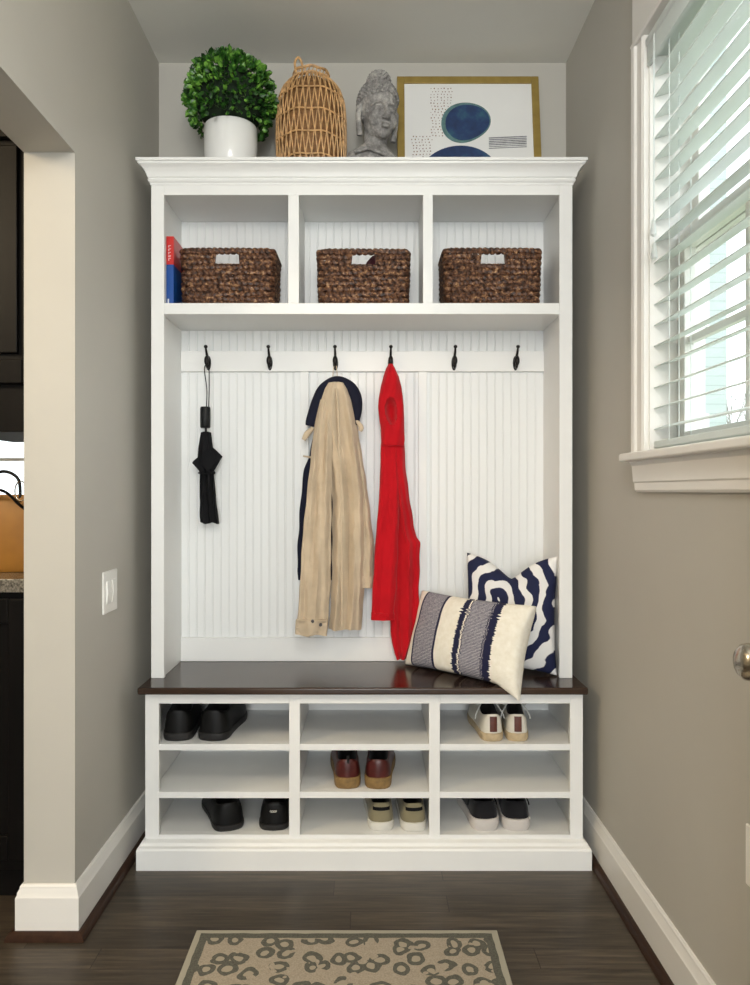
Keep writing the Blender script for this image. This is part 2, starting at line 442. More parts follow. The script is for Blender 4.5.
# ------------------------------------------------------------------ hutch
HL, HR, HY = -.706, .659, 2.43
BY = 2.68            # beadboard face
ZB = .5587
ht = thing('hall_tree_hutch', (-.024, 2.6, ZB), 'tall white hutch with three cubbies, beadboard back and coat hooks on the bench', 'hutch')
SW = .042
def side(a, b): MB().box(a, b, HY+.019, YB-.003, ZB, 2.165).build('side_panel', MT['cab'], ht, bevel=.001)
side(HL, HL+.036); side(HR-.036, HR)
m = MB(); m.box(HL, HL+SW, HY, HY+.019, ZB, 2.166); m.box(HR-SW, HR, HY, HY+.019, ZB, 2.166)
m.box(HL+SW, HR-SW, HY, HY+.019, 2.124, 2.166); m.box(HL+SW, HR-SW, HY, HY+.019, 1.738, 1.774)
for a, b in ((-.262, -.227), (.175, .207)): m.box(a, b, HY, HY+.019, 1.774, 2.124)
m.build('face_frame', MT['cab'], ht, bevel=.0012)
for a, b in ((-.260, -.229), (.177, .205)): MB().box(a, b, HY+.019, BY, 1.774, 2.14).build('divider', MT['cab'], ht, bevel=.001)
MB().box(HL+.036, HR-.036, HY+.019, BY, 1.738, 1.774).build('cubby_shelf', MT['cab'], ht, bevel=.001)
MB().box(HL+.036, HR-.036, HY+.019, BY, 2.126, 2.145).build('cubby_top', MT['cab'], ht, bevel=.001)
cp = [(0, 2.156), (.003, 2.156), (.003, 2.163), (.007, 2.166), (.009, 2.171), (.006, 2.176), (.010, 2.180), (.013, 2.190), (.018, 2.200), (.026, 2.209), (.033, 2.214), (.034, 2.219), (.0386, 2.221), (.0386, 2.230), (0, 2.230)]
m = MB(); wrap(m, HL, HR, HY, YB-.006, cp, 1.0); m.build('crown_molding', MT['cab'], ht, smooth=25)
MB().box(HL+.0005, HR-.0005, HY+.0005, YB-.004, 2.168, 2.2295).build('top_board', MT['cab'], ht, smooth=False)
# beadboard: grooved sheet
def bead(m, x0, x1, z0, z1, y):
    prof = []; x = x0; p = .0288
    k = 0
    while x < x1-.001:
        xe = min(x+p, x1)
        prof += [(x, 0), (min(xe, x+p-.0065), 0)]
        if xe-x > p-.002: prof += [(x+p-.0058, .0016), (x+p-.0048, .0016), (x+p-.004, .0001), (x+p-.0024, -.0004), (x+p-.001, .0002), (x+p-.0004, .0016)]
        x = xe
    prof.append((x1, 0))
    out = [(a, y+d) for a, d in prof]+[(x1, y+.02), (x0, y+.02)]
    m.loft([[(a, b, z) for a, b in out] for z in (z0, z1)], True, True)
m = MB(); bead(m, HL+.036, HR-.036, ZB, 1.738, BY); m.build('beadboard', MT['bead'], ht, smooth=20)
m = MB()
bead(m, HL+.036, HR-.036, 1.774, 2.126, BY); m.build('beadboard', MT['bead'], ht, smooth=20)
ry = BY-.012
MB().box(HL+.036, HR-.036, ry, BY, pz(371.5, ry), pz(351, ry)).build('hook_rail', MT['cab'], ht, bevel=.002)
MB().box(HL+.036, HR-.036, ry, BY, ZB, pz(637.5, ry)).build('bottom_rail', MT['cab'], ht, bevel=.002)
for a, b in ((300, 308.5), (418.5, 427)):
    MB().box(px(a, ry), px(b, ry), ry+.002, BY, pz(637.5, ry), pz(371.5, ry)).build('batten', MT['cab'], ht, bevel=.0015)
hooks = []
def hook_mesh(m):
    # origin: on the rail face, hook points to -Y
    m.tube(catmull([(0, 0, -.030), (0, -.012, -.036), (0, -.024, -.034), (0, -.030, -.026)], 5), .0042, 10)
    m.ell((0, -.031, -.014), (.0088, .0085, .0175), 16, 12)
    m.loft([[(.0095*q*cos(2*pi*j/20), d, -.018+.026*q*sin(2*pi*j/20)) for j in range(20)] for q, d in ((1, -.0005), (.9, -.005))], True, True)
    m.tube(catmull([(0, -.003, -.012), (0, -.014, -.004), (0, -.028, .008), (0, -.038, .018), (0, -.045, .029)], 5), [.0056-.00011*k for k in range(21)], 10)
    m.ell((0, -.046, .032), (.0068, .0068, .0062), 12, 8)
hm = MB(); hook_mesh(hm)
hx = [208.5, 270, 335.5, 390.5, 454, 515.5]
h0 = None
for i, x in enumerate(hx):
    loc = Vector((px(x, ry), ry, pz(361.5, ry)+.012)) - ht.location
    if h0 is None: h0 = hm.build('coat_hook', MT['bronze'], ht, world=False); o = h0
    else: o = h0.copy(); COL.objects.link(o); o.parent = ht
    o.location = loc; hooks.append(Vector(loc)+ht.location)

# ------------------------------------------------------------------ baskets
def basket_mat():
    m = NT('seagrass_rope')
    nz = m.noise(1, 3, m.mapping((55, 55, 75)), .6); n2 = m.noise(160, 2)
    f = m.math('ADD', m.math('MULTIPLY', nz.outputs[0], .7), m.math('MULTIPLY', n2.outputs[0], .3))
    m.col(m.ramp(f, [(.38, (.018, .008, .005)), (.49, (.085, .034, .016)), (.56, (.18, .08, .038)), (.66, (.50, .30, .15))])); m.P(Roughness=.5)
    m.bump(n2.outputs[0], .4, .001); return m.m
MT['rope'] = basket_mat()
def basket(xc, yc, w_, d_, h_, label, wob):
    t = thing('wicker_basket', (xc, yc, 1.7745), label, 'basket', 'wicker baskets in the top cubbies')
    z0 = 1.7745; rows = 11; rr = h_/rows/2*1.12
    def ringpts(e, z, taper):
        hw = w_/2*taper-rr; hd = d_/2*taper-rr; c = .018; P_ = []
        step = .0032
        segs = [((-hw+c, -hd), (hw-c, -hd)), ((hw, -hd+c), (hw, hd-c)), ((hw-c, hd), (-hw+c, hd)), ((-hw, hd-c), (-hw, -hd+c))]
        cen = [(hw-c, -hd+c, -pi/2), (hw-c, hd-c, 0), (-hw+c, hd-c, pi/2), (-hw+c, -hd+c, pi)]
        for (a, b), (cx, cy, st) in zip(segs, cen):
            L = math.dist(a, b); n = max(2, int(L/step))
            for k in range(n): P_.append((a[0]+(b[0]-a[0])*k/n, a[1]+(b[1]-a[1])*k/n))
            for k in range(6):
                an = st+(pi/2)*k/6; P_.append((cx+c*cos(an), cy+c*sin(an)))
        return P_
    m = MB()
    for i in range(rows):
        z = z0+rr+i*(h_-2*rr)/(rows-1)
        tp = .965+.035*i/(rows-1)
        P_ = ringpts(0, z, tp); n = len(P_)
        # twisted rope: two-lobed radius that travels along the row
        ph = random.uniform(0, 6)
        pts = []; rad = []
        for k, (x, y) in enumerate(P_):
            s = k*.0032
            tw = s*pi/.019+ph+i*1.7; pts.append((xc+x+.0008*sin(s*9+i), yc+y, z+.0022*sin(tw*2)+.001*sin(s*7+i*2)))
            rad.append(rr*(.74+.40*abs(sin(s*pi/.019+ph+i*1.7))))
        hole = (i in (rows-3, rows-2, rows-4)[:2])
        if hole:
            hwid = .044
            keep = [not (abs(x) < hwid) for x, y in P_]
            # two runs: split where front or back centre is missing
            runs = []; cur = []
            start = keep.index(False)
            for q in range(n+1):
                k = (start+q) % n
                if keep[k]: cur.append(k)
                else:
                    if len(cur) > 3: runs.append(cur)
                    cur = []
            if len(cur) > 3: runs.append(cur)
            for r_ in runs: m.tube([pts[k] for k in r_], [rad[k] for k in r_], 8)
        else: m.tube(pts, rad, 8, closed=True)
    m.build('woven_body', MT['rope'], t)
    # dark wrapped rim
    P_ = ringpts(0, 0, 1.0); m = MB()
    m.tube([(xc+x, yc+y, z0+h_-.0065+.0008*sin(k*.35)) for k, (x, y) in enumerate(P_)], [.0068+.0007*sin(k*1.1) for k in range(len(P_))], 8, closed=True)
    m.build('rim', MT['rope'], t)
    for sy in (-1, 1):
        for sx in (-1, 1):
            m = MB(); yy = yc+sy*(d_/2*.99-rr); m.tube([(xc+sx*.045, yy, z0+h_-.052), (xc+sx*.041, yy, z0+h_-.008)], .005, 8)
            m.build('handle_wrap', MT['rope'], t)
    MB().box(xc-w_/2*.955, xc+w_/2*.955, yc-d_/2*.95, yc+d_/2*.95, z0+.0008, z0+.008).build('bottom_panel', MT['rope'], t, bevel=.002)
random.seed(2)
basket(px(226.5, 2.475), 2.575, .322, .19, .196, 'dark brown wicker basket in the left cubby beside the book', 1)
basket(px(363.5, 2.475), 2.575, .316, .185, .194, 'reddish brown wicker basket in the middle cubby with maroon cap inside', 2)
basket(px(493.5, 2.475), 2.575, .334, .19, .196, 'dark brown wicker basket in the right cubby above the bare hooks', 3)
# maroon hat resting in the middle basket
MT['maroon'] = plain('maroon_knit', (.06, .006, .012), .85, .2, 90, .5, .001)
m = MB(); cx, cy = px(384, 2.6), 2.585
m.lathe((cx, cy, 1.925), [(.002, .056), (.02, .054), (.045, .044), (.062, .024), (.066, 0), (.066, -.06), (.05, -.09), (.004, -.135)][::-1], 24)
tag(m.build('knit_cap', MT['maroon']), 'maroon cap showing through the handle hole of the middle basket', 'cap')

# book standing in the left cubby
bk = thing('book', (-.642, 2.55, 1.7745), 'red and blue book standing against the left side of the left cubby', 'book')
MT['red'] = plain('book_red', srgb(200, 40, 35), .35, .08, 20); MT['blue'] = plain('book_blue', srgb(20, 75, 150), .35, .06, 20)
MT['paper'] = plain('paper_edge', (.78, .74, .66), .8, .05, 200); MT['bwhite'] = plain('book_white', (.8, .8, .8), .5)
bx0, bx1, by0, by1, bz1 = -.6695, -.6455, 2.478, 2.66, 1.7745+.232
zsplit = pz(264.5, by0)
m = MB()
m.box(bx0, bx0+.002, by0, by1, 1.7745, zsplit, 1); m.box(bx1-.002, bx1, by0, by1, 1.7745, zsplit, 1); m.box(bx0+.002, bx1-.002, by0, by0+.002, 1.7745, zsplit, 1)
m.box(bx0, bx0+.002, by0, by1, zsplit, bz1, 0); m.box(bx1-.002, bx1, by0, by1, zsplit, bz1, 0); m.box(bx0+.002, bx1-.002, by0, by0+.002, zsplit, bz1, 0)
m.build('cover', None, bk, bevel=0, smooth=False, mats=[MT['red'], MT['blue']])
MB().box(bx0+.002, bx1-.002, by0+.002, by1-.005, 1.778, bz1-.004).build('pages', MT['paper'], bk, smooth=False)
random.seed(5)
zz = bz1-.03
while zz > zsplit+.012:      # vertical row of small pale letters, unreadable in the photograph
    hh = random.uniform(.005, .008)
    m = MB(); m.box(bx0+.007, bx0+.009, by0-.0006, by0, zz-hh, zz); m.box(bx0+.009, bx0+.015, by0-.0006, by0, zz-.0015, zz)
    if random.random() < .6: m.box(bx0+.009, bx0+.014, by0-.0006, by0, zz-hh, zz-hh+.0015)
    m.build('spine_letter', MT['bwhite'], bk, smooth=False); zz -= hh+.004
MB().box(bx0+.004, bx0+.009, by0-.0006, by0, 1.782, 1.80).build('spine_mark', MT['bwhite'], bk, smooth=False)

# ------------------------------------------------------------------ things on top (top board z=2.230)
ZT = 2.2305
# potted boxwood ball
cx, cy = px(230.5, 2.52), 2.525
pl = thing('potted_boxwood', (cx, cy, ZT), 'round green boxwood ball in a white ceramic pot on top of the hutch', 'plant')
MT['ceramic'] = plain('white_ceramic', (.80, .80, .78), .18, .01)
MT['soil'] = plain('potting_soil', (.02, .015, .01), .95)
m = MB(); m.lathe((cx, cy, ZT), [(.060, 0), (.078, .006), (.086, .025), (.089, .08), (.089, .150), (.087, .155), (.084, .155), (.083, .14), (.083, .115)], 48)
m.build('pot', MT['ceramic'], pl, smooth=50)
MB().lathe((cx, cy, ZT), [(.03, .10), (.080, .112), (.08, .128), (.02, .134)], 24).build('soil', MT['soil'], pl)
def leaf_mat(name, a, b, c):
    m = NT(name); nz = m.noise(38, 3); n2 = m.noise(7, 2)
    f = m.math('ADD', m.math('MULTIPLY', nz.outputs[0], .75), m.math('MULTIPLY', n2.outputs[0], .25))
    m.col(m.ramp(f, [(.38, a), (.5, b), (.62, c)])); m.P(Roughness=.38)
    return m.m
MT['leaf'] = leaf_mat('boxwood_leaf', (.008, .032, .006), (.032, .125, .014), (.19, .42, .06))
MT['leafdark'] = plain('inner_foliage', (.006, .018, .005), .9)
rc = Vector((cx, cy, ZT+.247)); RB = .137
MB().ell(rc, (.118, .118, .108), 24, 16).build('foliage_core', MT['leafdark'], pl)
MB().tube([(cx, cy, ZT+.12), (cx, cy, ZT+.2)], .012, 8).build('stem', MT['bark'], pl)
random.seed(12); m = MB()
for k in range(2300):
    z = random.uniform(-1, 1); a = random.uniform(0, 2*pi); q = math.sqrt(1-z*z)
    d = Vector((q*cos(a), q*sin(a), z))
    lump = 1+.05*mnoise.noise(d*3.1)+random.uniform(-.10, .05)
    p = rc + d*RB*lump
    hr = math.hypot(p.x-cx, p.y-cy)
    if p.z < ZT+.165 and hr < .105: continue
    if p.z < ZT+.14 and (hr < .125): continue
    up = (d + Vector((random.uniform(-.8, .8), random.uniform(-.8, .8), random.uniform(-.5, .8)))).normalized()
    side_ = up.cross(Vector((random.uniform(-1, 1), random.uniform(-1, 1), random.uniform(-1, 1)))).normalized()
    nrm = side_.cross(up).normalized()
    s_ = random.uniform(.011, .0185)
    V = [p, p+up*s_*.5+side_*s_*.48+nrm*.15*s_, p+up*s_*1.1+side_*s_*.42+nrm*.18*s_, p+up*s_*1.4-nrm*.05*s_, p+up*s_*1.1-side_*s_*.42+nrm*.18*s_, p+up*s_*.5-side_*s_*.48+nrm*.15*s_, p+up*s_*.75-nrm*.08*s_]
    m.add(V, [(0,1,6),(1,2,6),(2,3,6),(3,4,6),(4,5,6),(5,0,6)])
m.build('foliage', MT['leaf'], pl, smooth=60)

# rattan lantern
cx, cy = px(311, 2.55), 2.56
rl = thing('rattan_lantern', (cx, cy, ZT), 'brown woven rattan lantern vase between the boxwood and the stone bust', 'lantern')
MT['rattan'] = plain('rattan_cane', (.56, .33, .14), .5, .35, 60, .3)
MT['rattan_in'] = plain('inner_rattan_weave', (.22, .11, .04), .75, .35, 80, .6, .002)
prof = [(.105, 0), (.114, .03), (.1175, .10), (.1175, .19), (.113, .25), (.100, .29), (.080, .315), (.063, .330)]
def rad(z):
    for (r0, z0), (r1, z1) in zip(prof, prof[1:]):
        if z <= z1: return r0+(r1-r0)*(z-z0)/(z1-z0)
    return prof[-1][0]
levels = [.004, .035, .108, .182, .256, .328]
m = MB()
for lv in levels[:-1]:
    m.tube([(cx+rad(lv)*cos(2*pi*j/60), cy+rad(lv)*sin(2*pi*j/60), ZT+lv+.003+.0025*sin(j*.8)) for j in range(60)], .0030, 6, closed=True)
m.build('hoops', MT['rattan'], rl)
m = MB(); NZ = 36; random.seed(3)
for li in range(len(levels)-1):
    z0, z1 = levels[li], levels[li+1]
    for k in range(NZ):
        for sgn in (0, 1):
            a0 = 2*pi*(k+.5*(li % 2))/NZ; a1 = a0+(2*pi/NZ)*(.5 if sgn else -.5)+random.uniform(-.02, .02)
            pts = []
            for q in range(5):
                t = q/4; zz = z0+(z1-z0)*t; a = a0+(a1-a0)*t; r_ = rad(zz)+.0015*(-1 if sgn else 1)
                pts.append((cx+r_*cos(a), cy+r_*sin(a), ZT+zz+.002))
            m.tube(pts, .0025, 5)
m.build('cane_weave', MT['rattan'], rl)
m = MB()
for rz_, zz, r_ in ((.062, .330, .0055), (.060, .352, .0045)):
    m.tube([(cx+rz_*cos(2*pi*j/48), cy+rz_*sin(2*pi*j/48), ZT+zz+.002*sin(j*.9)) for j in range(48)], r_, 8, closed=True)
for j in range(30):
    a = 2*pi*j/30; m.tube([(cx+.062*cos(a), cy+.062*sin(a), ZT+.33), (cx+.060*cos(a+.12), cy+.060*sin(a+.12), ZT+.352)], .002, 5)
m.build('neck_ring', MT['rattan'], rl)
m = MB(); m.tube(catmull([(cx-.045, cy-.035, ZT+.335), (cx-.052, cy-.04, ZT+.372), (cx-.040, cy-.038, ZT+.392), (cx-.028, cy-.03, ZT+.372), (cx-.03, cy-.03, ZT+.34)], 6), .0042, 8)
m.build('handle_loop', MT['rattan'], rl)
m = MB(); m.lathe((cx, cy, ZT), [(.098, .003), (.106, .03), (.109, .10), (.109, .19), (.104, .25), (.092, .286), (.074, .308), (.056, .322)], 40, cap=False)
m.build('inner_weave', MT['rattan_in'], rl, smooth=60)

# stone bust
cx, cy = px(378, 2.55), 2.56
def stone():
    m = NT('weathered_stone'); n1 = m.noise(60, 6, None, .7); n2 = m.noise(14, 3)
    f = m.math('ADD', m.math('MULTIPLY', n1.outputs[0], .6), m.math('MULTIPLY', n2.outputs[0], .4))
    m.col(m.ramp(f, [(.34, (.11, .105, .10)), (.5, (.27, .26, .25)), (.64, (.50, .48, .44))])); m.P(Roughness=.9)
    m.bump(n1.outputs[0], .6, .002); return m.m
MT['stone'] = stone()
st = thing('stone_bust', (cx, cy, ZT), 'grey weathered stone head sculpture with curled hair beside the framed art', 'sculpture', rz=0)
hc = Vector((cx, cy, ZT+.225))
rotz = Matrix.Rotation(R(24), 3, 'Z') @ Matrix.Rotation(R(9), 3, 'X')      # face turned towards the right of the picture
def hp(x, y, z): return hc + rotz @ Vector((x, y, z))
m = MB()
def E(x, y, z, rx, ry_, rz_, tilt_=None, n=20):
    M = rotz @ (Matrix.Rotation(tilt_[1], 3, tilt_[0]) if tilt_ else Matrix.Identity(3)); m.ell(hp(x, y, z), (rx, ry_, rz_), n, 14, rot=M)
E(0, .008, .030, .066, .076, .074)            # skull
E(0, -.012, -.030, .052, .058, .068)          # face
E(0, -.034, -.066, .030, .030, .028)          # jaw
E(0, -.052, -.082, .016, .014, .014)          # chin
for s_ in (-1, 1): E(s_*.026, -.040, -.034, .026, .026, .030)   # cheeks
m.tube([hp(0, -.064, .010), hp(0, -.075, -.012), hp(0, -.084, -.030), hp(0, -.076, -.036)], [.006, .0075, .0105, .008], 10)
for s_ in (-1, 1):
    E(s_*.009, -.073, -.034, .007, .008, .006)
    m.tube([hp(s_*.006, -.068, .008), hp(s_*.020, -.067, .016), hp(s_*.036, -.058, .012), hp(s_*.046, -.044, .002)], [.004, .005, .0045, .003], 8)
    E(s_*.023, -.058, -.004, .015, .009, .008)   # lids
    m.tube([hp(s_*.008, -.064, -.008), hp(s_*.023, -.067, -.0105), hp(s_*.038, -.056, -.008)], [.002, .003, .002], 8)
E(0, -.073, -.052, .017, .009, .0045); E(0, -.071, -.061, .014, .009, .0055)
for s_ in (-1, 1):                             # long ears
    m.tube([hp(s_*.060, .0, .018), hp(s_*.069, .004, .006), hp(s_*.070, .004, -.025), hp(s_*.066, .0, -.058), hp(s_*.062, -.002, -.085)], [.007, .011, .010, .010, .011], 10)
m.tube([hp(0, .006, -.05), hp(0, .008, -.10), hp(0, .01, -.15)], [.043, .040, .050], 20)      # neck
rings = []
for k, (w_, d_, z_) in enumerate(((.045, .04, -.105), (.060, .048, -.118), (.092, .058, -.140), (.108, .064, -.170), (.106, .064, -.2245))):
    rings.append([tuple(hp(w_*cos(2*pi*j/28), .01+d_*sin(2*pi*j/28), z_)) for j in range(28)])
m.loft(rings, True, True)
m.tube([hp(-.09, -.03, -.150), hp(-.05, -.052, -.135), hp(0, -.06, -.145), hp(.06, -.052, -.17), hp(.08, -.05, -.21)], .007, 8)
E(0, .010, .100, .036, .040, .034)            # top knot
bo_ = m.build('head', MT['stone'], st, smooth=80)
rm = bo_.modifiers.new('Remesh', 'REMESH'); rm.mode = 'VOXEL'; rm.voxel_size = .0026; rm.use_smooth_shade = True
sm_ = bo_.modifiers.new('Smooth', 'SMOOTH'); sm_.factor = .5; sm_.iterations = 2
m = MB(); random.seed(9)
for k in range(620):
    ga = k*2.39996; zz = 1-2*(k+.5)/620; q = math.sqrt(1-zz*zz)
    d = Vector((q*cos(ga), q*sin(ga), zz))
    p = Vector((d.x*.067, .008+d.y*.077, .030+d.z*.075))
    if p.y < -.03 and p.z < .045+.006*cos(p.x*60): continue
    if p.z < -.03 or (abs(p.x) > .05 and p.y < .012 and p.z < .03): continue
    m.ell(hp(*p), (.0062, .0062, .0062), 7, 5)
for k in range(110):
    ga = k*2.39996; zz = 1-1.5*(k+.5)/110; q = math.sqrt(max(0, 1-zz*zz))
    m.ell(hp(.037*q*cos(ga), .010+.041*q*sin(ga), .100+.035*zz), (.006, .006, .006), 7, 5)
m.build('curled_hair', MT['stone'], st)

# framed art leaning on the wall
FW0, FW1 = px(397, 2.735), px(538.5, 2.735)
fx0, fx1 = FW0, FW1
fh = .452
yb_, yt_ = 2.665, 2.735
art = thing('framed_art', ((fx0+fx1)/2, yb_, ZT), 'gold framed abstract blue watercolour leaning on the wall atop the hutch', 'picture')
art.rotation_euler.x = -math.atan2(yt_-yb_, fh)
def gold():
    m = NT('gold_frame_leaf'); nz = m.noise(25, 3); m.col(m.ramp(nz, [(.3, (.30, .205, .05)), (.7, (.38, .27, .07))])); m.P(Roughness=.45, Metallic=.3); return m.m
MT['gold'] = gold()
aw = fx1-fx0
m = MB(); b = .0265
for (x0, x1, z0, z1) in ((-aw/2, -aw/2+b, 0, fh), (aw/2-b, aw/2, 0, fh), (-aw/2+b, aw/2-b, 0, b), (-aw/2+b, aw/2-b, fh-b, fh)): m.box(x0, x1, 0, .018, z0, z1)
m.build('frame', MT['gold'], art, world=False, bevel=.0015)
MT['print'] = plain('print_paper', (.80, .80, .78), .6, .015, 8)
MB().box(-aw/2+b, aw/2-b, .006, .014, b, fh-b).build('print', MT['print'], art, world=False, smooth=False)
def wc(name, seed, sc=9):
    m = NT(name); nz = m.noise(sc, 4, m.mapping((1, 1, 1), loc=(seed, 0, 0)), .6)
    m.col(m.ramp(nz, [(.33, (.008, .016, .06)), (.5, (.014, .042, .13)), (.62, (.03, .11, .17)), (.78, (.14, .26, .28))])); m.P(Roughness=.6); return m.m
MT['wc1'] = wc('blue_watercolour', 1); MT['wc2'] = wc('deep_blue_watercolour', 4)
MT['wce'] = plain('teal_watercolour_edge', (.10, .20, .20), .6, .3, 40)
def A(xpx, ypx):   # a point of the picture plane from where the photo shows it
    t = (pz(ypx, 2.70)-ZT)/fh; Y = yb_+(yt_-yb_)*t
    t = (pz(ypx, Y)-ZT)/fh
    return px(xpx, Y)-(fx0+fx1)/2, t*fh
def blob(name, cxp, cyp, rx, rz_, ph, mat, y, amp=.06, clipz=None):
    x0, z0 = A(cxp, cyp); pts = []
    for j in range(56):
        a = 2*pi*j/56; q = 1+amp*sin(2*a+ph)+amp*.5*sin(3*a+ph*2)
        z = z0+rz_*q*sin(a)
        if clipz: z = max(clipz, z)
        pts.append((x0+rx*q*cos(a), z))
    MB().prism(pts, 1, y, y+.001).build(name, mat, art, world=False, smooth=False)
blob('teal_edge', 465.5, 120.5, .0865, .082, .6, MT['wce'], .0045)
blob('blue_wash', 467, 120.5, .077, .072, .6, MT['wc1'], .0035)
blob('lower_blue_wash', 461, 172, .135, .108, 2.0, MT['wc2'], .0045, .03, b+.004)
m = MB(); random.seed(4)
for (xa, xb_, ya, yb2) in ((431, 453, 86, 135), (412, 432, 135, 165)):
    y = ya
    while y < yb2:
        x = xa+random.uniform(0, 2)
        while x < (xb_ if y < 112 or xa < 430 else xb_-10):
            u, v = A(x+random.uniform(-.4, .4), y+random.uniform(-.4, .4)); s_ = random.uniform(.0012, .0022)
            m.box(u-s_, u+s_, .005, .006, v-s_, v+s_); x += 3.3
        y += 3.0
MT['speck'] = plain('brown_specks', (.22, .12, .09), .7); m.build('specks', MT['speck'], art, world=False, smooth=False)
m = MB()
for k in range(7):
    u0, v0 = A(489, 136.5+k*1.75); u1, v1 = A(527, 134.8+k*1.75); tt = .0019 if k < 5 else .0014
    m.add([(u0, .005, v0-tt), (u1, .005, v1-tt), (u1-.002*(k % 2), .005, v1+tt), (u0+.003*(k % 3), .005, v0+tt), (u0, .006, v0-tt), (u1, .006, v1-tt), (u1, .006, v1+tt), (u0, .006, v0+tt)], [(0,1,2,3), (4,7,6,5), (0,4,5,1), (2,6,7,3), (0,3,7,4), (1,5,6,2)])
MT['greyink'] = plain('grey_ink', (.22, .22, .24), .7, .4, 60); m.build('grey_strokes', MT['greyink'], art, world=False, smooth=False)

# ------------------------------------------------------------------ garments
def fabric(name, c, weave=900, rough=.85, var=.12, sheen=.1):
    m = NT(name); nz = m.noise(14, 4); n2 = m.noise(weave, 2)
    lo = tuple(x*(1-var) for x in c); hi = tuple(x*(1+var) for x in c)
    m.col(m.ramp(nz, [(.3, lo), (.7, hi)])); m.P(Roughness=rough); m.b.inputs['Sheen Weight'].default_value = sheen
    m.b.inputs['Specular IOR Level'].default_value = .25
    m.bump(n2.outputs[0], .25, .0006); return m.m
MT['khaki'] = fabric('khaki_cotton', (.56, .45, .32), 700)
MT['navy'] = fabric('navy_cloth', (.005, .006, .020), 500, .8)
MT['redc'] = fabric('red_fleece', (.50, .003, .010), 500, .9, .08)
MT['blackc'] = fabric('black_nylon', (.003, .003, .004), 500, .8, .2, .0)
def interp(rows, y):
    for a, b in zip(rows, rows[1:]):
        if y <= b[0]:
            t = (y-a[0])/(b[0]-a[0]); t = t*t*(3-2*t)*.35+t*.65
            return [p+(q-p)*t for p, q in zip(a, b)]
    return list(rows[-1])
def drape(m, rows, Y, th, folds, n=72, dy=2.2, hem=None, sharp=.72, mi=0):
    """rows (y_px, xl_px, xr_px, [depth shift]); folds: (waves, amp, phase, drift) in the cloth's width"""
    rings = []; y = rows[0][0]; ye = rows[-1][0]; k = int((ye-y)/dy)
    for i in range(k+1):
        yy = y+(ye-y)*i/k; r_ = interp([tuple(r)+(0,)*(4-len(r)) for r in rows], yy)
        t = i/k; xa, xb = px(r_[1], Y), px(r_[2], Y); xm = (xa+xb)/2; hw = (xb-xa)/2
        yc = Y+r_[3]; ring = []
        tk = min(th, hw*1.1+.004)
        for j in range(n):
            a = 2*pi*j/n; ca, sa = cos(a), sin(a)
            u = math.copysign(abs(ca)**sharp, ca); v = math.copysign(abs(sa)**sharp, sa)
            d = 0
            for (wv, am, ph, dr_) in folds:
                d += am*sin(wv*u*pi+ph+dr_*t*4)*min(1, t*3+.25)
            d += .0035*mnoise.noise(Vector((u*3+Y*9, v*1.2, t*7+xm*20)))+.0022*mnoise.noise(Vector((u*7+t*9, v*2, t*16-u*5)))*(.4+t)
            e = 1+.02*sin(yy*.19+xm*50)
            zz = pz(yy, Y)
            if hem and i > k-3: zz += hem*sin(u*5)
            ring.append((xm+hw*u*e, yc+tk*v*.5+(d if v < 0 else d*.3), zz))
        rings.append(ring)
    # rounded ends
    def shrink(r, s_, dz):
        c = Vector((0, 0, 0))
        for p in r: c += Vector(p)
        c /= len(r); return [tuple(c+(Vector(p)-c)*s_+Vector((0, 0, dz))) for p in r]
    rings = [shrink(rings[0], .5, .003)]+rings+[shrink(rings[-1], .86, .004)]
    m.loft(rings, True, True, mi)
    return m

# navy jacket behind
NY = 2.648
nj = thing('navy_jacket', (hooks[2].x, NY, pz(580, NY)), 'navy jacket mostly hidden behind the khaki coat on the third hook', 'jacket')
m = MB(); drape(m, [(381, 330, 344), (400, 320, 352), (430, 315, 354), (455, 309, 354), (470, 304, 354), (500, 300.5, 352), (540, 298, 350), (570, 297, 346), (580, 298.5, 340)], NY, .020, [(3, .002, 0, 1)])
m.build('body', MT['navy'], nj)
m = MB(); NC = 2.61
def ribbon(m, pts, Y, flat=.5, n=12):
    P3 = [(px(x, Y+dy), Y+dy, pz(y, Y+dy), w_) for x, y, w_, dy in pts]
    sm = catmull([p[:3] for p in P3], 6); ws = catmull([(p[3], 0, 0) for p in P3], 6)
    m.tube(sm, [w[0]*Y/F/2 for w in ws], n, flat=flat, up=(0, 1, 0))
ribbon(m, [(310, 426, 9, .0), (311.5, 420, 11, .0), (317, 402, 11, .0), (323, 388, 9, .0), (336, 380, 8, .005), (349, 386, 11, 0), (355, 397, 13, 0), (357, 410, 10, 0), (356.5, 425, 4, 0)], NC, .55)
m.build('collar', MT['navy'], nj)
# khaki coat
KY = 2.612
kj = thing('khaki_coat', (hooks[2].x, KY, pz(632, KY)), 'khaki cotton coat hanging from the third hook in front of the navy jacket', 'coat')
body = [(383, 328, 344), (390, 324, 348), (402, 320.5, 352), (420, 318, 356), (440, 322, 359), (470, 330, 362), (500, 332.3, 365), (540, 332.2, 365.5), (580, 331.6, 364.5), (610, 330.4, 363), (629, 328.8, 361)]
m = MB(); drape(m, body, KY, .046, [(2.1, .0115, .2, .5), (4.2, .0045, 2, -.4), (1.0, .005, 1.4, 0)], hem=.002)
m.build('body', MT['khaki'], kj)
m = MB(); drape(m, [(400, 320, 333, -.004), (430, 314, 333.5, -.016), (460, 311, 332.5, -.020), (500, 307, 332, -.020), (540, 303, 331.5, -.020), (580, 301, 331, -.020), (606, 299, 329.5, -.022), (631, 297, 327.5, -.024)], KY, .036, [(1.6, .008, 1, .9), (3.7, .0040, 0, -1)], hem=.004)
m.build('sleeve', MT['khaki'], kj)
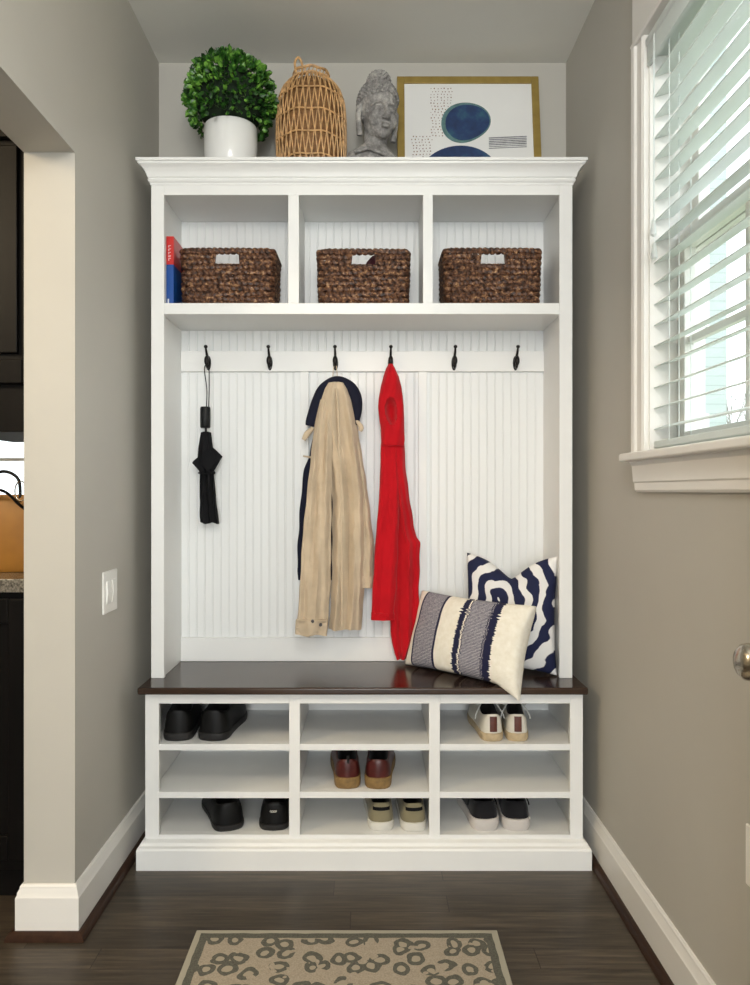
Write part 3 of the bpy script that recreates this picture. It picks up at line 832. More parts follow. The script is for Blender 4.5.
m = MB(); drape(m, [(425, 342, 357, .012), (455, 348, 362, .010), (480, 352, 366, .010), (510, 355, 370, .010), (545, 358, 374, .010), (587, 359, 373, .010)], KY, .034, [(2, .004, 0, .6)])
m.build('sleeve', MT['khaki'], kj)
m = MB()       # cuffs, slightly proud bands
drape(m, [(618, 297, 328, -.031), (633, 296, 327.5, -.031)], KY, .042, [(1.6, .008, 1+3.6, 0)], hem=.003, dy=1.5); m.build('cuff', MT['khaki'], kj)
m = MB(); drape(m, [(576, 358.5, 374, .010), (588, 359, 373.5, .010)], KY, .037, [(2, .003, 2, 0)], dy=1.5); m.build('cuff', MT['khaki'], kj)
m = MB(); ribbon(m, [(336, 388, 2, -.020), (338, 410, 2.4, -.024), (339.5, 450, 2.6, -.026), (341, 500, 2.6, -.028), (342, 560, 2.6, -.028), (342, 626, 2.6, -.026)], KY, .8); m.build('placket', MT['khaki'], kj)
MT['button'] = plain('dark_button', (.02, .012, .008), .3)
for bx, by in ((312.5, 621.5), (320.5, 625)):
    X, Yb_ = px(bx, KY-.058), KY-.058
    MB().loft([[(X+.0055*cos(2*pi*j/16), Yb_+d, pz(by, Yb_)+.0055*sin(2*pi*j/16)) for j in range(16)] for d in (0, .012)], True, True).build('button', MT['button'], kj)
m = MB(); ribbon(m, [(313, 428, 4, -.004), (307, 434, 6, -.008), (303.5, 440, 4, -.008)], KY, .6); m.build('shoulder_tab', MT['khaki'], kj)
m = MB(); ribbon(m, [(356, 420, 3, -.004), (361, 427, 5, -.008), (360, 431, 4, -.008)], KY, .6); m.build('shoulder_tab', MT['khaki'], kj)
m = MB(); ribbon(m, [(303, 456, 1.6, 0), (309, 457, 2, 0), (314, 458, 2, 0)], NY-.02, .6); m.build('waist_loop', MT['khaki'], kj)
m = MB(); hk = hooks[2]
m.tube(catmull([(hk.x-.010, KY+.012, pz(386, KY)), (hk.x-.006, hk.y-.034, hk.z-.046), (hk.x, hk.y-.022, hk.z-.027), (hk.x+.006, hk.y-.034, hk.z-.046), (hk.x+.010, KY+.012, pz(386, KY))], 6), .0014, 6)
m.build('hanging_loop', MT['khaki'], kj)

# red hoodie
RY = 2.615
rj = thing('red_hoodie', (hooks[3].x, RY, pz(658, RY)), 'bright red hooded sweatshirt hanging by its hood from the fourth hook', 'hoodie')
m = MB(); drape(m, [(436, 382.5, 403, .006), (445, 381, 404.5, .004), (470, 380, 406, .004), (500, 380, 410, .006), (525, 383, 414, .008), (537, 384, 416.5, .008), (543, 385, 420.5, .008), (560, 386, 420, .008), (600, 388, 419, .008), (630, 390.5, 418, .008), (642, 392, 417, .008), (652, 394, 412.5, .008), (659.5, 396.5, 408, .008)], RY, .040, [(2.0, .0095, 1.5, .6), (4.5, .0035, 0, 0)])
m.build('body', MT['redc'], rj)
m = MB(); drape(m, [(440, 381, 397, -.002), (480, 380, 399, -.010), (510, 378, 399, -.012), (545, 375, 398, -.014), (590, 372.5, 396, -.014), (618, 371, 393.5, -.014)], RY, .038, [(1.5, .004, 1, .5)], hem=.002)
m.build('sleeve', MT['redc'], rj)
# hood: a hollow pouch, its mouth facing out and folded down
m = MB(); rings = []
hrows = [(364.5, 388.5, 392.5), (370, 385.5, 395.5), (378, 383, 399), (388, 380.5, 401.5), (400, 378.5, 403), (408, 378, 403.6), (418, 379, 404), (428, 380.5, 404.2), (440, 381, 404.6), (446, 382, 404)]
n = 72; k = 44
for i in range(k+1):
    yy = 364.5+(446-364.5)*i/k; r_ = interp(hrows, yy); xa, xb = px(r_[1], RY), px(r_[2], RY); xm = (xa+xb)/2; hw = (xb-xa)/2; ring = []
    for j in range(n):
        a = 2*pi*j/n; u, v = cos(a), sin(a)
        du = (u+.05)*hw/(Y_ := 1.0)
        th = min(.030, hw*.95)*(1-.35*max(0, (yy-425)/21))
        yv = v*th
        if v < 0:
            # hood mouth: deep hollow, oval, centred a little below the middle
            ex = (u+.02)/.46; ez = (yy-411)/(15.0 if yy > 411 else 12.0)
            q = ex*ex+ez*ez
            if q < 1: yv += .046*(1-q)**.8
            if 0 and 1 <= q < 2.1: yv -= .007*sin(pi*(q-1)/1.1)
            yv += .003*sin(u*6+yy*.12)
        ring.append((xm+hw*u, RY-.012+yv, pz(yy, RY)))
    rings.append(ring)
m.loft(rings, True, True); m.build('hood', MT['redc'], rj)
m = MB()
for s_, x0 in ((-1, 388), (1, 394)):
    m.tube(catmull([(px(x0, RY), RY-.022, pz(420, RY)), (px(x0+s_, RY), RY-.030, pz(440, RY)), (px(x0+s_*2, RY), RY-.030, pz(456, RY))], 5), .0017, 6)
m.build('drawstring', MT['redc'], rj)
m = MB(); drape(m, [(612, 371, 394.5, -.014), (619, 371, 394, -.014)], RY, .041, [(1.5, .003, 4, 0)], dy=1.2); m.build('cuff', MT['redc'], rj)

# umbrella
UY = 2.635
um = thing('folded_umbrella', (px(208, UY), UY, pz(524, UY)), 'black folded umbrella hanging by its wrist strap from the first hook', 'umbrella')
hk = hooks[0]
m = MB(); m.tube(catmull([(px(207.5, UY)-.004, UY, pz(408, UY)), (px(208, UY)-.004, UY, pz(390, UY)), (hk.x-.008, hk.y-.030, hk.z-.044), (hk.x, hk.y-.021, hk.z-.0275), (hk.x+.008, hk.y-.030, hk.z-.044), (px(208, UY)+.004, UY, pz(390, UY)), (px(207.5, UY)+.004, UY, pz(408, UY))], 6), .0018, 6)
m.build('wrist_strap', MT['blackc'], um)
MT['bplastic'] = plain('black_plastic', (.004, .004, .004), .5, .1, spec=.3)
c_ = px(205.3, UY); s_ = UY/F
m = MB(); m.lathe((c_, UY, pz(428, UY)), [(.015, 0), (.0175, .003), (.018, .03), (.018, .068), (.016, .074), (.004, .075)], 20); m.build('handle', MT['bplastic'], um)
MB().lathe((c_+.002, UY, pz(434, UY)), [(.004, 0), (.004, .022)], 12).build('shaft', MT['bronze'], um)
m = MB(); drape(m, [(432.5, 201, 211), (440, 199.5, 212), (448, 198.5, 213), (458, 198, 215), (468, 198.5, 214.5), (474, 200, 214), (485, 200, 214.8), (500, 200, 216.2), (515, 200, 218), (523, 200.5, 219)], UY, .042, [(3, .003, 0, .6), (6, .0015, 1, 0)], n=48, hem=.003)
m.build('canopy', MT['blackc'], um)
m = MB()       # loose canopy tips that stick out of the bundle
def flap(pts):
    a = [(px(x, UY+d), UY+d, pz(y, UY+d)) for x, y, d in pts]; b_ = [(x, y+.003, z) for x, y, z in a]; nn = len(a)
    m.loft([a, b_], True, True)
flap([(211, 446, -.015), (216, 450, -.018), (222.5, 456.5, -.018), (221, 459, -.018), (214, 471, -.018), (209, 468, -.015)])
flap([(201, 452, -.012), (204, 470, -.018), (200, 472, -.018), (192, 463, -.014), (193, 461, -.014), (198, 457, -.014)])
flap([(203, 450, -.022), (213, 452, -.024), (216, 462, -.022), (208, 472, -.022), (201, 464, -.022)])
m.build('loose_tip', MT['blackc'], um, bevel=.001)
m = MB(); m.tube([(px(200, UY), UY-.024, pz(473, UY)), (px(207, UY), UY-.028, pz(474, UY)), (px(216, UY), UY-.020, pz(472, UY))], .003, 6); m.ell((px(215, UY), UY-.02, pz(473, UY)), (.006, .004, .006), 10, 6)
m.build('tie_band', MT['blackc'], um)

# ------------------------------------------------------------------ pillows
def pillow(name, label, BL, BR, TL, mat, thick, chop=0, pinch=.10, piping=None, droop=False):
    """BL/BR: bottom corners, TL: top left corner"""
    BL, BR, TL = Vector(BL), Vector(BR), Vector(TL)
    ux = (BR-BL); w_ = ux.length; ux.normalize(); uz = (TL-BL); h_ = uz.length; uz = (uz-ux*uz.dot(ux)).normalized(); uy = uz.cross(ux)
    cen = BL+ux*w_/2+uz*h_/2
    M = Matrix((ux, uy, uz)).transposed().to_4x4(); M.translation = cen
    n = 40; V = []; Fs = []
    def P_(u, v, s_):
        e = max(0, 1-u*u)**.5*max(0, 1-v*v)**.5
        t = thick/2*(e**.62)
        x = u*w_/2*(1-pinch*(1-v*v)*abs(u)**1.5*.6); z = v*h_/2*(1-pinch*(1-u*u)*abs(v)**1.5*.6)
        if chop:
            g = math.exp(-(abs(u)/.42)**1.5)
            z -= chop*g*max(0, v)**1.5
            t *= 1-.42*math.exp(-(u/.16)**2)*max(0, (v+.1))
        y = s_*t*(1 + .04*sin(u*9)*sin(v*7)) + .004*mnoise.noise(Vector((u*2.2, v*2.2, s_)))*(1 if e > .05 else 0)
        return (x, y, z)
    grid = {}
    for s_ in (-1, 1):
        for i in range(n+1):
            for j in range(n+1):
                u = sin((-1+2*i/n)*pi/2); v = sin((-1+2*j/n)*pi/2)
                edge = i in (0, n) or j in (0, n)
                key = (i, j, 0 if edge else s_)
                if key not in grid: grid[key] = len(V); V.append(P_(u, v, s_))
        for i in range(n):
            for j in range(n):
                q = [grid[(a, b, 0 if (a in (0, n) or b in (0, n)) else s_)] for a, b in ((i, j), (i+1, j), (i+1, j+1), (i, j+1))]
                Fs.append(q if s_ < 0 else q[::-1])
    if droop:      # the corner past the bench edge sags over it
        Mi = M.inverted()
        for q, v in enumerate(V):
            wv = M @ Vector(v)
            if wv.y < 2.325:
                wv.z -= (2.325-wv.y)*.75*max(0, 1-(wv.z-.55)/.12); V[q] = tuple(Mi @ wv)
            elif wv.z < .5595: wv.z = .5595; V[q] = tuple(Mi @ wv)
    m = MB(); m.add(V, Fs)
    o = m.build(name, mat, None, smooth=80); o.matrix_world = M
    if piping:
        m = MB(); ring = [grid[(i, 0, 0)] for i in range(n)]+[grid[(n, j, 0)] for j in range(n)]+[grid[(i, n, 0)] for i in range(n, 0, -1)]+[grid[(0, j, 0)] for j in range(n, 0, -1)]
        m.tube([V[q] for q in ring], .003, 6, closed=True)
        pp_ = m.build('piping', piping, o, world=False)
    return tag(o, label, 'pillow')
def zebra():
    m = NT('zebra_print'); x, y, z = m.xyz()[:3]
    nz = m.noise(7.5, 2, m.comb(x, 0, z)); nc = m.n('SeparateColor', {0: nz.outputs['Color']})
    dx = m.math('ADD', m.math('ADD', x, .035), m.math('MULTIPLY', m.math('SUBTRACT', nc.outputs[0], .5), .13))
    dz = m.math('ADD', m.math('SUBTRACT', z, .045), m.math('MULTIPLY', m.math('SUBTRACT', nc.outputs[1], .5), .10))
    ax = m.math('POWER', m.math('ABSOLUTE', dx), 2.6); az = m.math('POWER', m.math('ABSOLUTE', m.math('MULTIPLY', dz, .86)), 2.6)
    r = m.math('POWER', m.math('ADD', ax, az), 1/2.6)
    s_ = m.math('SINE', m.math('ADD', m.math('MULTIPLY', r, 2*pi/.052), -.6))
    n3 = m.noise(60, 2); s2 = m.math('ADD', s_, m.math('MULTIPLY', m.math('SUBTRACT', n3.outputs[0], .5), .6))
    f = m.math('MULTIPLY_ADD', s2, 6, 1.3, clamp=True)
    m.col(m.mix(f, (.80, .79, .77), (.006, .010, .050))); m.P(Roughness=.85); m.bump(m.noise(500).outputs[0], .2, .0005); return m.m
MT['zebra'] = zebra()
def stripe():
    m = NT('striped_woven_fabric'); x, y, z = m.xyz()[:3]
    j1 = m.n('TexNoise', {'W': m.math('MULTIPLY', z, 190), 'Scale': 1, 'Detail': 0}, noise_dimensions='1D')
    n1 = m.math('SUBTRACT', j1.outputs[0], .5)
    inside = m.math('GREATER_THAN', x, -.04)
    t = m.math('ADD', m.math('DIVIDE', m.math('ADD', x, .23), .46), m.math('MULTIPLY', n1, m.math('MULTIPLY', inside, .035)))
    wv = m.noise(260, 2); wx = m.n('TexWave', {'Vector': m.obj(), 'Scale': 70, 'Distortion': 2}, bands_direction='Z')
    g = m.math('ADD', m.math('MULTIPLY', wv.outputs[0], .6), m.math('MULTIPLY', wx.outputs[0], .4))
    grey = m.ramp(g, [(.3, (.07, .075, .13)), (.5, (.22, .21, .25)), (.72, (.52, .49, .48))])
    cream = m.ramp(m.noise(60), [(.3, (.80, .75, .63)), (.7, (.88, .84, .74))])
    navy = (.008, .009, .042)
    C = lambda stops: m.ramp(t, stops, 'CONSTANT')
    W, K = (1, 1, 1), (0, 0, 0)
    isg = C([(0, K), (.10, W), (.305, K), (.545, W), (.735, K)])
    isn = C([(0, K), (.086, W), (.104, K), (.302, W), (.324, K), (.485, W), (.535, K), (.545, W), (.551, K), (.722, W), (.730, K), (.737, W), (.795, K)])
    c = m.mix(isg, cream, grey); c = m.mix(isn, c, navy)
    m.col(c); m.P(Roughness=.9); m.bump(g, .4, .001); return m.m
MT['stripe'] = stripe()
pillow('throw_pillow', 'square navy and white zebra swirl pillow behind the striped lumbar pillow', (.326, 2.580, .562), (.614, 2.452, .562), (.312, 2.632, .950), MT['zebra'], .115, chop=.070, pinch=.13)
pillow('throw_pillow', 'rectangular cream and grey striped pillow with navy edging lying at the bench front', (.128, 2.600, .564), (.458, 2.283, .556), (.200, 2.652, .812), MT['stripe'], .13, pinch=.10, droop=True)

# ------------------------------------------------------------------ shoes
def shoe(name, label, group, xh, yh, zf, yaw, side_, mats, L=.275, W=.098, hc=.075, sole=.024, front=1.12, laces=False, tab=None, band=None, soleflare=.003, stripe_=None, pull=None, foxing=None):
    up, so, li = mats
    t = thing(name, (xh, yh, zf+.0006), label, 'shoe', group, rz=R(yaw))
    hwp = [(0, 0), (.010, .44), (.03, .66), (.08, .84), (.16, .91), (.30, .90), (.52, .92), (.66, .99), (.76, 1.0), (.86, .9), (.93, .70), (.98, .38), (1, 0)]
    N = 25
    half = []
    for i in range(N):
        s = i/(N-1); yv = (1-cos(s*pi))/2
        for (a0, b0), (a1, b1) in zip(hwp, hwp[1:]):
            if yv <= a1+1e-9: half.append((yv, b0+(b1-b0)*(yv-a0)/(a1-a0))); break
    def skew(yv): return side_*.10*W*max(0, (yv-.35))**1.3*1.6
    loop = [(skew(y)+W/2*h_, y*L) for y, h_ in half]+[(skew(y)-W/2*h_, y*L) for y, h_ in half[-2:0:-1]]
    nn = len(loop)
    Cy, Sy = .27, .25
    coll = []
    for i in range(N):
        s = i/(N-1); a = -pi/2+s*pi; coll.append((Cy+Sy*sin(a), cos(a)**.55 if cos(a) > 0 else 0))
    cl = [(W*.345*h_, y*L) for y, h_ in coll]+[(-W*.345*h_, y*L) for y, h_ in coll[-2:0:-1]]
    def hz(yv):   # collar height
        q = yv/L
        return hc*(1-.16*sin(min(1, q/.45)*pi)+(front-1)*max(0, (q-.3)/.24))
    rings = []
    K = 10
    for k in range(K+1):
        v = k/K; s = 1-cos(v*pi/2); zz = sin(v*pi/2)
        ring = []
        for (ox, oy), (cx_, cy_) in zip(loop, cl):
            toe = max(0, oy/L-.5)*2
            x = ox*.97+(cx_-ox*.97)*s; y = .004+oy*.985+(cy_-oy*.985)*s
            z = sole*.7+(hz(cy_)-sole*.7)*(zz**(1-.15*toe))
            ring.append((x, y, z))
        rings.append(ring)
    m = MB(); inner = [[(x*.90, (y-Cy*L)*.95+Cy*L, z-.001) for x, y, z in rings[-1]]]
    inner0 = [(x*.95, (y-Cy*L)*.975+Cy*L, z+.0025) for x, y, z in rings[-1]]
    m.loft(rings+[inner0], True, False)
    m.add(rings[0], [tuple(range(nn))])
    uo = m.build('upper', up, t, world=False, smooth=70)
    m = MB()
    l1 = [(x*.88, (y-Cy*L)*.93+Cy*L, sole+.006+(z-sole)*.35) for x, y, z in rings[-1]]
    l2 = [(x*.8, (y-Cy*L)*.9+Cy*L, sole+.004) for x, y, z in rings[-1]]
    m.loft([inner0, inner[0], l1, l2], True, False); m.add(l2, [tuple(range(nn))]); m.build('lining', li, t, world=False, smooth=70)
    # sole with slight flare and rounded edge
    m = MB(); Sr = []
    for f_, z in ((.965, 0), (1.0, .003), (1.0+soleflare*10, sole*.55), (1.0+soleflare*6, sole), (.94, sole+.001)):
        Sr.append([(x*f_, (y-L/2)*(1+(f_-1)*.5)+L/2, z+(.006*max(0, (y/L-.85)/.15)**2 if z < .004 else 0)) for x, y in loop])
    m.loft(Sr, True, True); m.build('sole', so, t, world=False, smooth=50)
    def surf(yv, xo, lift=.0015):      # point on the instep at y, lateral x
        best = None
        for ring in rings:
            for (x, y, z) in ring:
                d = (x-xo)**2+(y-yv)**2
                if best is None or d < best[0]-1e-9: best = (d, x, y, z)
        return Vector((best[1], best[2], best[3]+lift))
    if laces:
        m = MB()
        for q in (.55, .60, .65, .70):
            zc = surf(q*L, 0).z
            m.tube(catmull([surf(q*L, -.020), Vector((0, q*L-.003, zc+.004)), surf(q*L, .020)], 4), .003, 6)
        zc = hz(.53*L)+.004; y0_ = .515*L
        for s_ in (-1, 1):
            m.tube(catmull([Vector((0, y0_, zc)), Vector((s_*.018, y0_-.012, zc+.012)), Vector((s_*.036, y0_-.030, zc+.004)), Vector((s_*.034, y0_-.045, zc-.010)), Vector((s_*.015, y0_-.02, zc+.003)), Vector((0, y0_, zc))], 5), .0026, 6)
            m.tube(catmull([Vector((0, y0_, zc)), Vector((s_*.014, y0_-.03, zc+.008)), Vector((s_*.026, y0_-.055, zc-.004)), Vector((s_*.043, y0_-.07, zc-.03)), Vector((s_*.047, y0_-.075, zc-.045))], 5), .0023, 6)
        m.ell((0, y0_, zc+.002), (.006, .005, .004), 10, 6)
        m.build('laces', laces, t, world=False)
        m = MB(); z0_ = hz(.5*L)
        m.loft([[(-w_, .50*L+dd, z_), (-w_*.5, .50*L+dd-.002, z_+.002), (w_*.5, .50*L+dd-.002, z_+.002), (w_, .50*L+dd, z_), (w_*.5, .50*L+dd+.004, z_), (-w_*.5, .50*L+dd+.004, z_)] for w_, dd, z_ in ((.018, .03, z0_-.016), (.021, .008, z0_), (.020, -.004, z0_+.014))], True, True)
        m.build('tongue', up, t, world=False)
    def heelstrip(mat, name_, hw_, z0, z1, off=.0018):
        m = MB(); V = []; rows_ = 7; cols = 7
        for i in range(rows_):
            zt_ = z0+(z1-z0)*i/(rows_-1)
            # interpolate a heel ring at this height
            for ra, rb in zip(rings, rings[1:]):
                if ra[0][2] <= zt_ <= rb[0][2]+1e-6:
                    f_ = (zt_-ra[0][2])/(rb[0][2]-ra[0][2]+1e-9); rr_ = [Vector(a)+(Vector(b)-Vector(a))*f_ for a, b in zip(ra, rb)]; break
            for j in range(cols):
                xt = -hw_+2*hw_*j/(cols-1)
                seq = [rr_[(q) % nn] for q in range(-8, 9)]
                yy_ = None
                for p, q in zip(seq, seq[1:]):
                    if p.x <= xt <= q.x: yy_ = p.y+(q.y-p.y)*(xt-p.x)/(q.x-p.x+1e-9)
                V.append((xt, (yy_ if yy_ is not None else .02)-off, zt_))
        Vb = [(x, y+.003, z) for x, y, z in V]; Fs = []
        for i in range(rows_-1):
            for j in range(cols-1):
                a = i*cols+j; Fs += [(a, a+1, a+cols+1, a+cols), (a+rows_*cols, a+cols+rows_*cols, a+cols+1+rows_*cols, a+1+rows_*cols)]
        b_ = rows_*cols
        for j in range(cols-1): Fs += [(j, j+b_, j+1+b_, j+1), ((rows_-1)*cols+j, (rows_-1)*cols+j+1, (rows_-1)*cols+j+1+b_, (rows_-1)*cols+j+b_)]
        for i in range(rows_-1): Fs += [(i*cols, i*cols+cols, i*cols+cols+b_, i*cols+b_), (i*cols+cols-1, i*cols+cols-1+b_, i*cols+2*cols-1+b_, i*cols+2*cols-1)]
        m.add(V+Vb, Fs); return m.build(name_, mat, t, world=False)
    if tab: heelstrip(tab, 'heel_tab', .0115, sole+.006, hc*.93)
    if band: heelstrip(band, 'heel_band', .027, hc*.74, hc*.86, .0014)
    if pull:
        m = MB(); m.tube(catmull([(0, .004, hc*.9), (0, -.006, hc*1.05), (0, .002, hc*1.15), (0, .01, hc)], 4), .004, 8, flat=.5); m.build('pull_loop', pull, t, world=False)
    return t
MT['bleather'] = plain('black_leather', (.004, .004, .004), .5, .3, 40, .3, spec=.25)
MT['brubber'] = plain('black_rubber', (.011, .010, .010), .6, .2)
MT['bfabric'] = fabric('black_shoe_knit', (.007, .007, .009), 600)
MT['darkin'] = fabric('dark_lining', (.008, .007, .007), 500)
MT['maroonl'] = plain('oxblood_leather', (.075, .012, .010), .33, .35, 25, .3)
MT['tansole'] = plain('tan_sole', (.24, .145, .05), .6, .25, 60)
MT['olive'] = fabric('olive_canvas', (.235, .205, .125), 800, .9)
MT['wsole'] = plain('white_rubber', (.70, .68, .62), .5, .05, 20)
MT['wsole2'] = plain('off_white_foam', (.62, .58, .55), .55, .05, 20)
MT['wleather'] = plain('white_leather', (.66, .63, .55), .45, .06, 20)
MT['gum'] = plain('gum_sole', (.50, .39, .24), .6, .15, 60)
MT['browntab'] = plain('brown_leather_tab', (.10, .025, .015), .5, .2, 60)
MT['lace'] = plain('pale_lace', (.60, .60, .56), .7)
Yh = 2.352
def X(p): return px(p, Yh+.0)
g1, g2 = 'pair of black leather shoes in the top left cubby', 'pair of black shoes in the bottom left cubby'
b1 = (MT['bleather'], MT['brubber'], MT['darkin'])
shoe('leather_shoe', 'chunky black shoe against the left side of the top left cubby', g1, X(176), Yh+.006, zs[2], 3, -1, b1, W=.106, hc=.096, sole=.024, front=1.05, L=.285)
shoe('leather_shoe', 'chunky black shoe right of its twin in the top left cubby', g1, X(210.5), Yh+.006, zs[2], -4, 1, b1, W=.112, hc=.096, sole=.024, front=1.05, L=.285)
shoe('leather_shoe', 'black shoe with toe pointing left in the bottom left cubby', g2, X(230), Yh+.004, zs[0], 20, -1, b1, W=.110, hc=.085, sole=.018, front=1.05, L=.27)
s_ = shoe('leather_shoe', 'black shoe with a small white heel emblem in the bottom left cubby', g2, X(273), Yh+.006, zs[0], 1, 1, b1, W=.108, hc=.085, sole=.018, front=1.05, L=.27)
m = MB()
for k in range(4):
    a = -.010+k*.0055; m.tube(catmull([(a, -.0025, .062), (a+.002, -.003, .066), (a+.005, -.003, .063)], 3), .0009, 5)
m.tube([(-.008, -.003, .060), (.010, -.003, .061)], .0007, 5)
m.build('heel_emblem', MT['wsole'], s_, world=False)
g3 = 'pair of oxblood shoes in the middle cubby'; b3 = (MT['maroonl'], MT['tansole'], MT['darkin'])
shoe('oxblood_shoe', 'left shoe of the oxblood leather pair with tan soles, middle cubby', g3, X(348), Yh+.002, zs[1], 4, -1, b3, W=.092, hc=.090, sole=.034, front=1.05, L=.28, pull=MT['darkin'])
shoe('oxblood_shoe', 'right shoe of the oxblood leather pair with tan soles, middle cubby', g3, X(377.5), Yh+.000, zs[1], -3, 1, b3, W=.094, hc=.090, sole=.034, front=1.05, L=.28)
g4 = 'pair of olive canvas shoes in the bottom middle cubby'; b4 = (MT['olive'], MT['wsole'], MT['darkin'])
shoe('canvas_shoe', 'left shoe of the olive canvas pair with white soles, bottom middle cubby', g4, X(381.5), Yh+.002, zs[0], 2, -1, b4, W=.092, hc=.086, sole=.027, front=1.02, L=.28, band=MT['blackc'], pull=None)
shoe('canvas_shoe', 'right shoe of the olive canvas pair with white soles, bottom middle cubby', g4, X(414.5), Yh-.002, zs[0], 3, 1, b4, W=.092, hc=.086, sole=.027, front=1.02, L=.28, band=MT['blackc'])
g5 = 'pair of white sneakers in the top right cubby'; b5 = (MT['wleather'], MT['gum'], MT['darkin'])
shoe('white_sneaker', 'left white sneaker with brown heel tab and gum sole, top right cubby', g5, X(494), Yh+.002, zs[2], 3, -1, b5, W=.080, hc=.083, sole=.024, front=1.16, L=.265, laces=MT['lace'], tab=MT['browntab'])
shoe('white_sneaker', 'right white sneaker with brown heel tab and trailing lace, top right cubby', g5, X(518.5), Yh+.003, zs[2], -3, 1, b5, W=.080, hc=.083, sole=.024, front=1.16, L=.265, laces=MT['lace'], tab=MT['browntab'])
g6 = 'pair of black and white trainers in the bottom right cubby'; b6 = (MT['bfabric'], MT['wsole2'], MT['darkin'])
shoe('running_shoe', 'left black trainer with thick white sole, bottom right cubby', g6, X(487), Yh+.004, zs[0], 4, -1, b6, W=.098, hc=.090, sole=.036, front=1.08, L=.275, laces=MT['bfabric'], soleflare=.006)
shoe('running_shoe', 'right black trainer with thick white sole, bottom right cubby', g6, X(517.5), Yh+.004, zs[0], -3, 1, b6, W=.098, hc=.090, sole=.036, front=1.08, L=.275, laces=MT['bfabric'], soleflare=.006)

# ------------------------------------------------------------------ rug
def rug_mat():
    m = NT('leopard_rug'); x, y, z = m.xyz()[:3]
    wn = m.noise(16, 2); wc_ = m.n('VectorMath', {0: wn.outputs['Color'], 1: (.5, .5, .5)}, operation='SUBTRACT')
    ws = m.n('VectorMath', {0: wc_.outputs[0], 'Scale': .035}, operation='SCALE')
    pos = m.n('VectorMath', {0: m.comb(x, m.math('MULTIPLY', y, 1.0), 0), 1: ws.outputs[0]}, operation='ADD')
    vo = m.n('TexVoronoi', {'Vector': pos.outputs[0], 'Scale': 17, 'Randomness': .75}, feature='F1', voronoi_dimensions='2D')
    d = vo.outputs['Distance']
    ring = m.math('MULTIPLY', m.math('GREATER_THAN', d, .18), m.math('LESS_THAN', d, .40))
    br = m.noise(24, 1, m.comb(x, y, .3)); ring = m.math('MULTIPLY', ring, m.math('GREATER_THAN', br.outputs[0], .37))
    pile = m.noise(300, 2)
    tan = m.ramp(pile, [(.3, (.30, .25, .19)), (.7, (.42, .36, .28))])
    inn = m.mix(m.math('LESS_THAN', d, .18), tan, (.36, .31, .235))
    dark = m.ramp(pile, [(.3, (.07, .069, .055)), (.7, (.13, .127, .10))])
    c = m.mix(ring, inn, dark)
    e = m.math('MINIMUM', m.math('SUBTRACT', .396, m.math('ABSOLUTE', x)), m.math('SUBTRACT', .60, m.math('ABSOLUTE', y)))
    ee = m.math('ADD', e, m.math('MULTIPLY', m.math('SUBTRACT', br.outputs[0], .5), .006))
    c = m.mix(m.math('LESS_THAN', ee, .036), c, dark)
    c = m.mix(m.math('LESS_THAN', ee, .016), c, (.37, .345, .275))
    m.col(c); m.P(Roughness=.95); m.bump(pile.outputs[0], .6, .002); return m.m
rx = (px(197, 1.977)+px(496.5, 1.977))/2
rg = MB().box(-.396, .396, -.60, .60, 0, .008).build('area_rug', rug_mat(), None, bevel=.003)
rg.location = (rx, 1.977-.60, .0005); tag(rg, 'beige and grey leopard print rug on the dark floor in front of the cabinet', 'rug')

# ------------------------------------------------------------------ kitchen glimpse
MT['granite'] = plain('speckled_granite', (.16, .145, .12), .2, .7, 160)
MT['bagtan'] = plain('tan_leather', (.31, .135, .018), .5, .12, 12, .2)
KX = XLo-.002
kc = thing('kitchen_base_cabinet', (-1.2, 2.5, 0), 'black base cabinet end seen through the opening on the left', 'cabinet')
MB().box(-1.52, KX-.04, 2.13, 3.6, .09, .878).build('body', MT['kcab'], kc, bevel=.002)
MB().box(-1.46, KX-.04, 2.16, 3.55, .0, .09).build('toe_kick', MT['kcab'], kc, bevel=.002)
m = MB(); m.box(-1.49, -1.42, 2.118, 2.13, .12, .86); m.box(-1.02, -.955, 2.118, 2.13, .12, .86); m.box(-1.42, -1.02, 2.118, 2.13, .79, .86); m.box(-1.42, -1.02, 2.118, 2.13, .12, .19)
m.build('end_panel', MT['kcab'], kc, bevel=.003)
tag(MB().box(-1.56, KX, 2.105, 3.62, .879, .918).build('countertop', MT['granite'], None, bevel=.004), 'speckled granite countertop on the black base cabinet', 'countertop')
uc = thing('kitchen_wall_cabinet', (-1.1, 2.5, 1.33), 'black upper cabinet seen through the opening on the left', 'cabinet')
MB().box(-1.245, KX, 2.15, 2.62, 1.335, 2.25).build('body', MT['kcab'], uc, bevel=.002)
m = MB(); m.box(-1.235, -1.165, 2.128, 2.15, 1.47, 2.24); m.box(-.985, -.915, 2.128, 2.15, 1.47, 2.24); m.box(-1.165, -.985, 2.128, 2.15, 2.17, 2.24); m.box(-1.165, -.985, 2.128, 2.15, 1.47, 1.54); m.box(-1.148, -1.002, 2.136, 2.15, 1.558, 2.152)
m.build('end_panel', MT['kcab'], uc, bevel=.004)
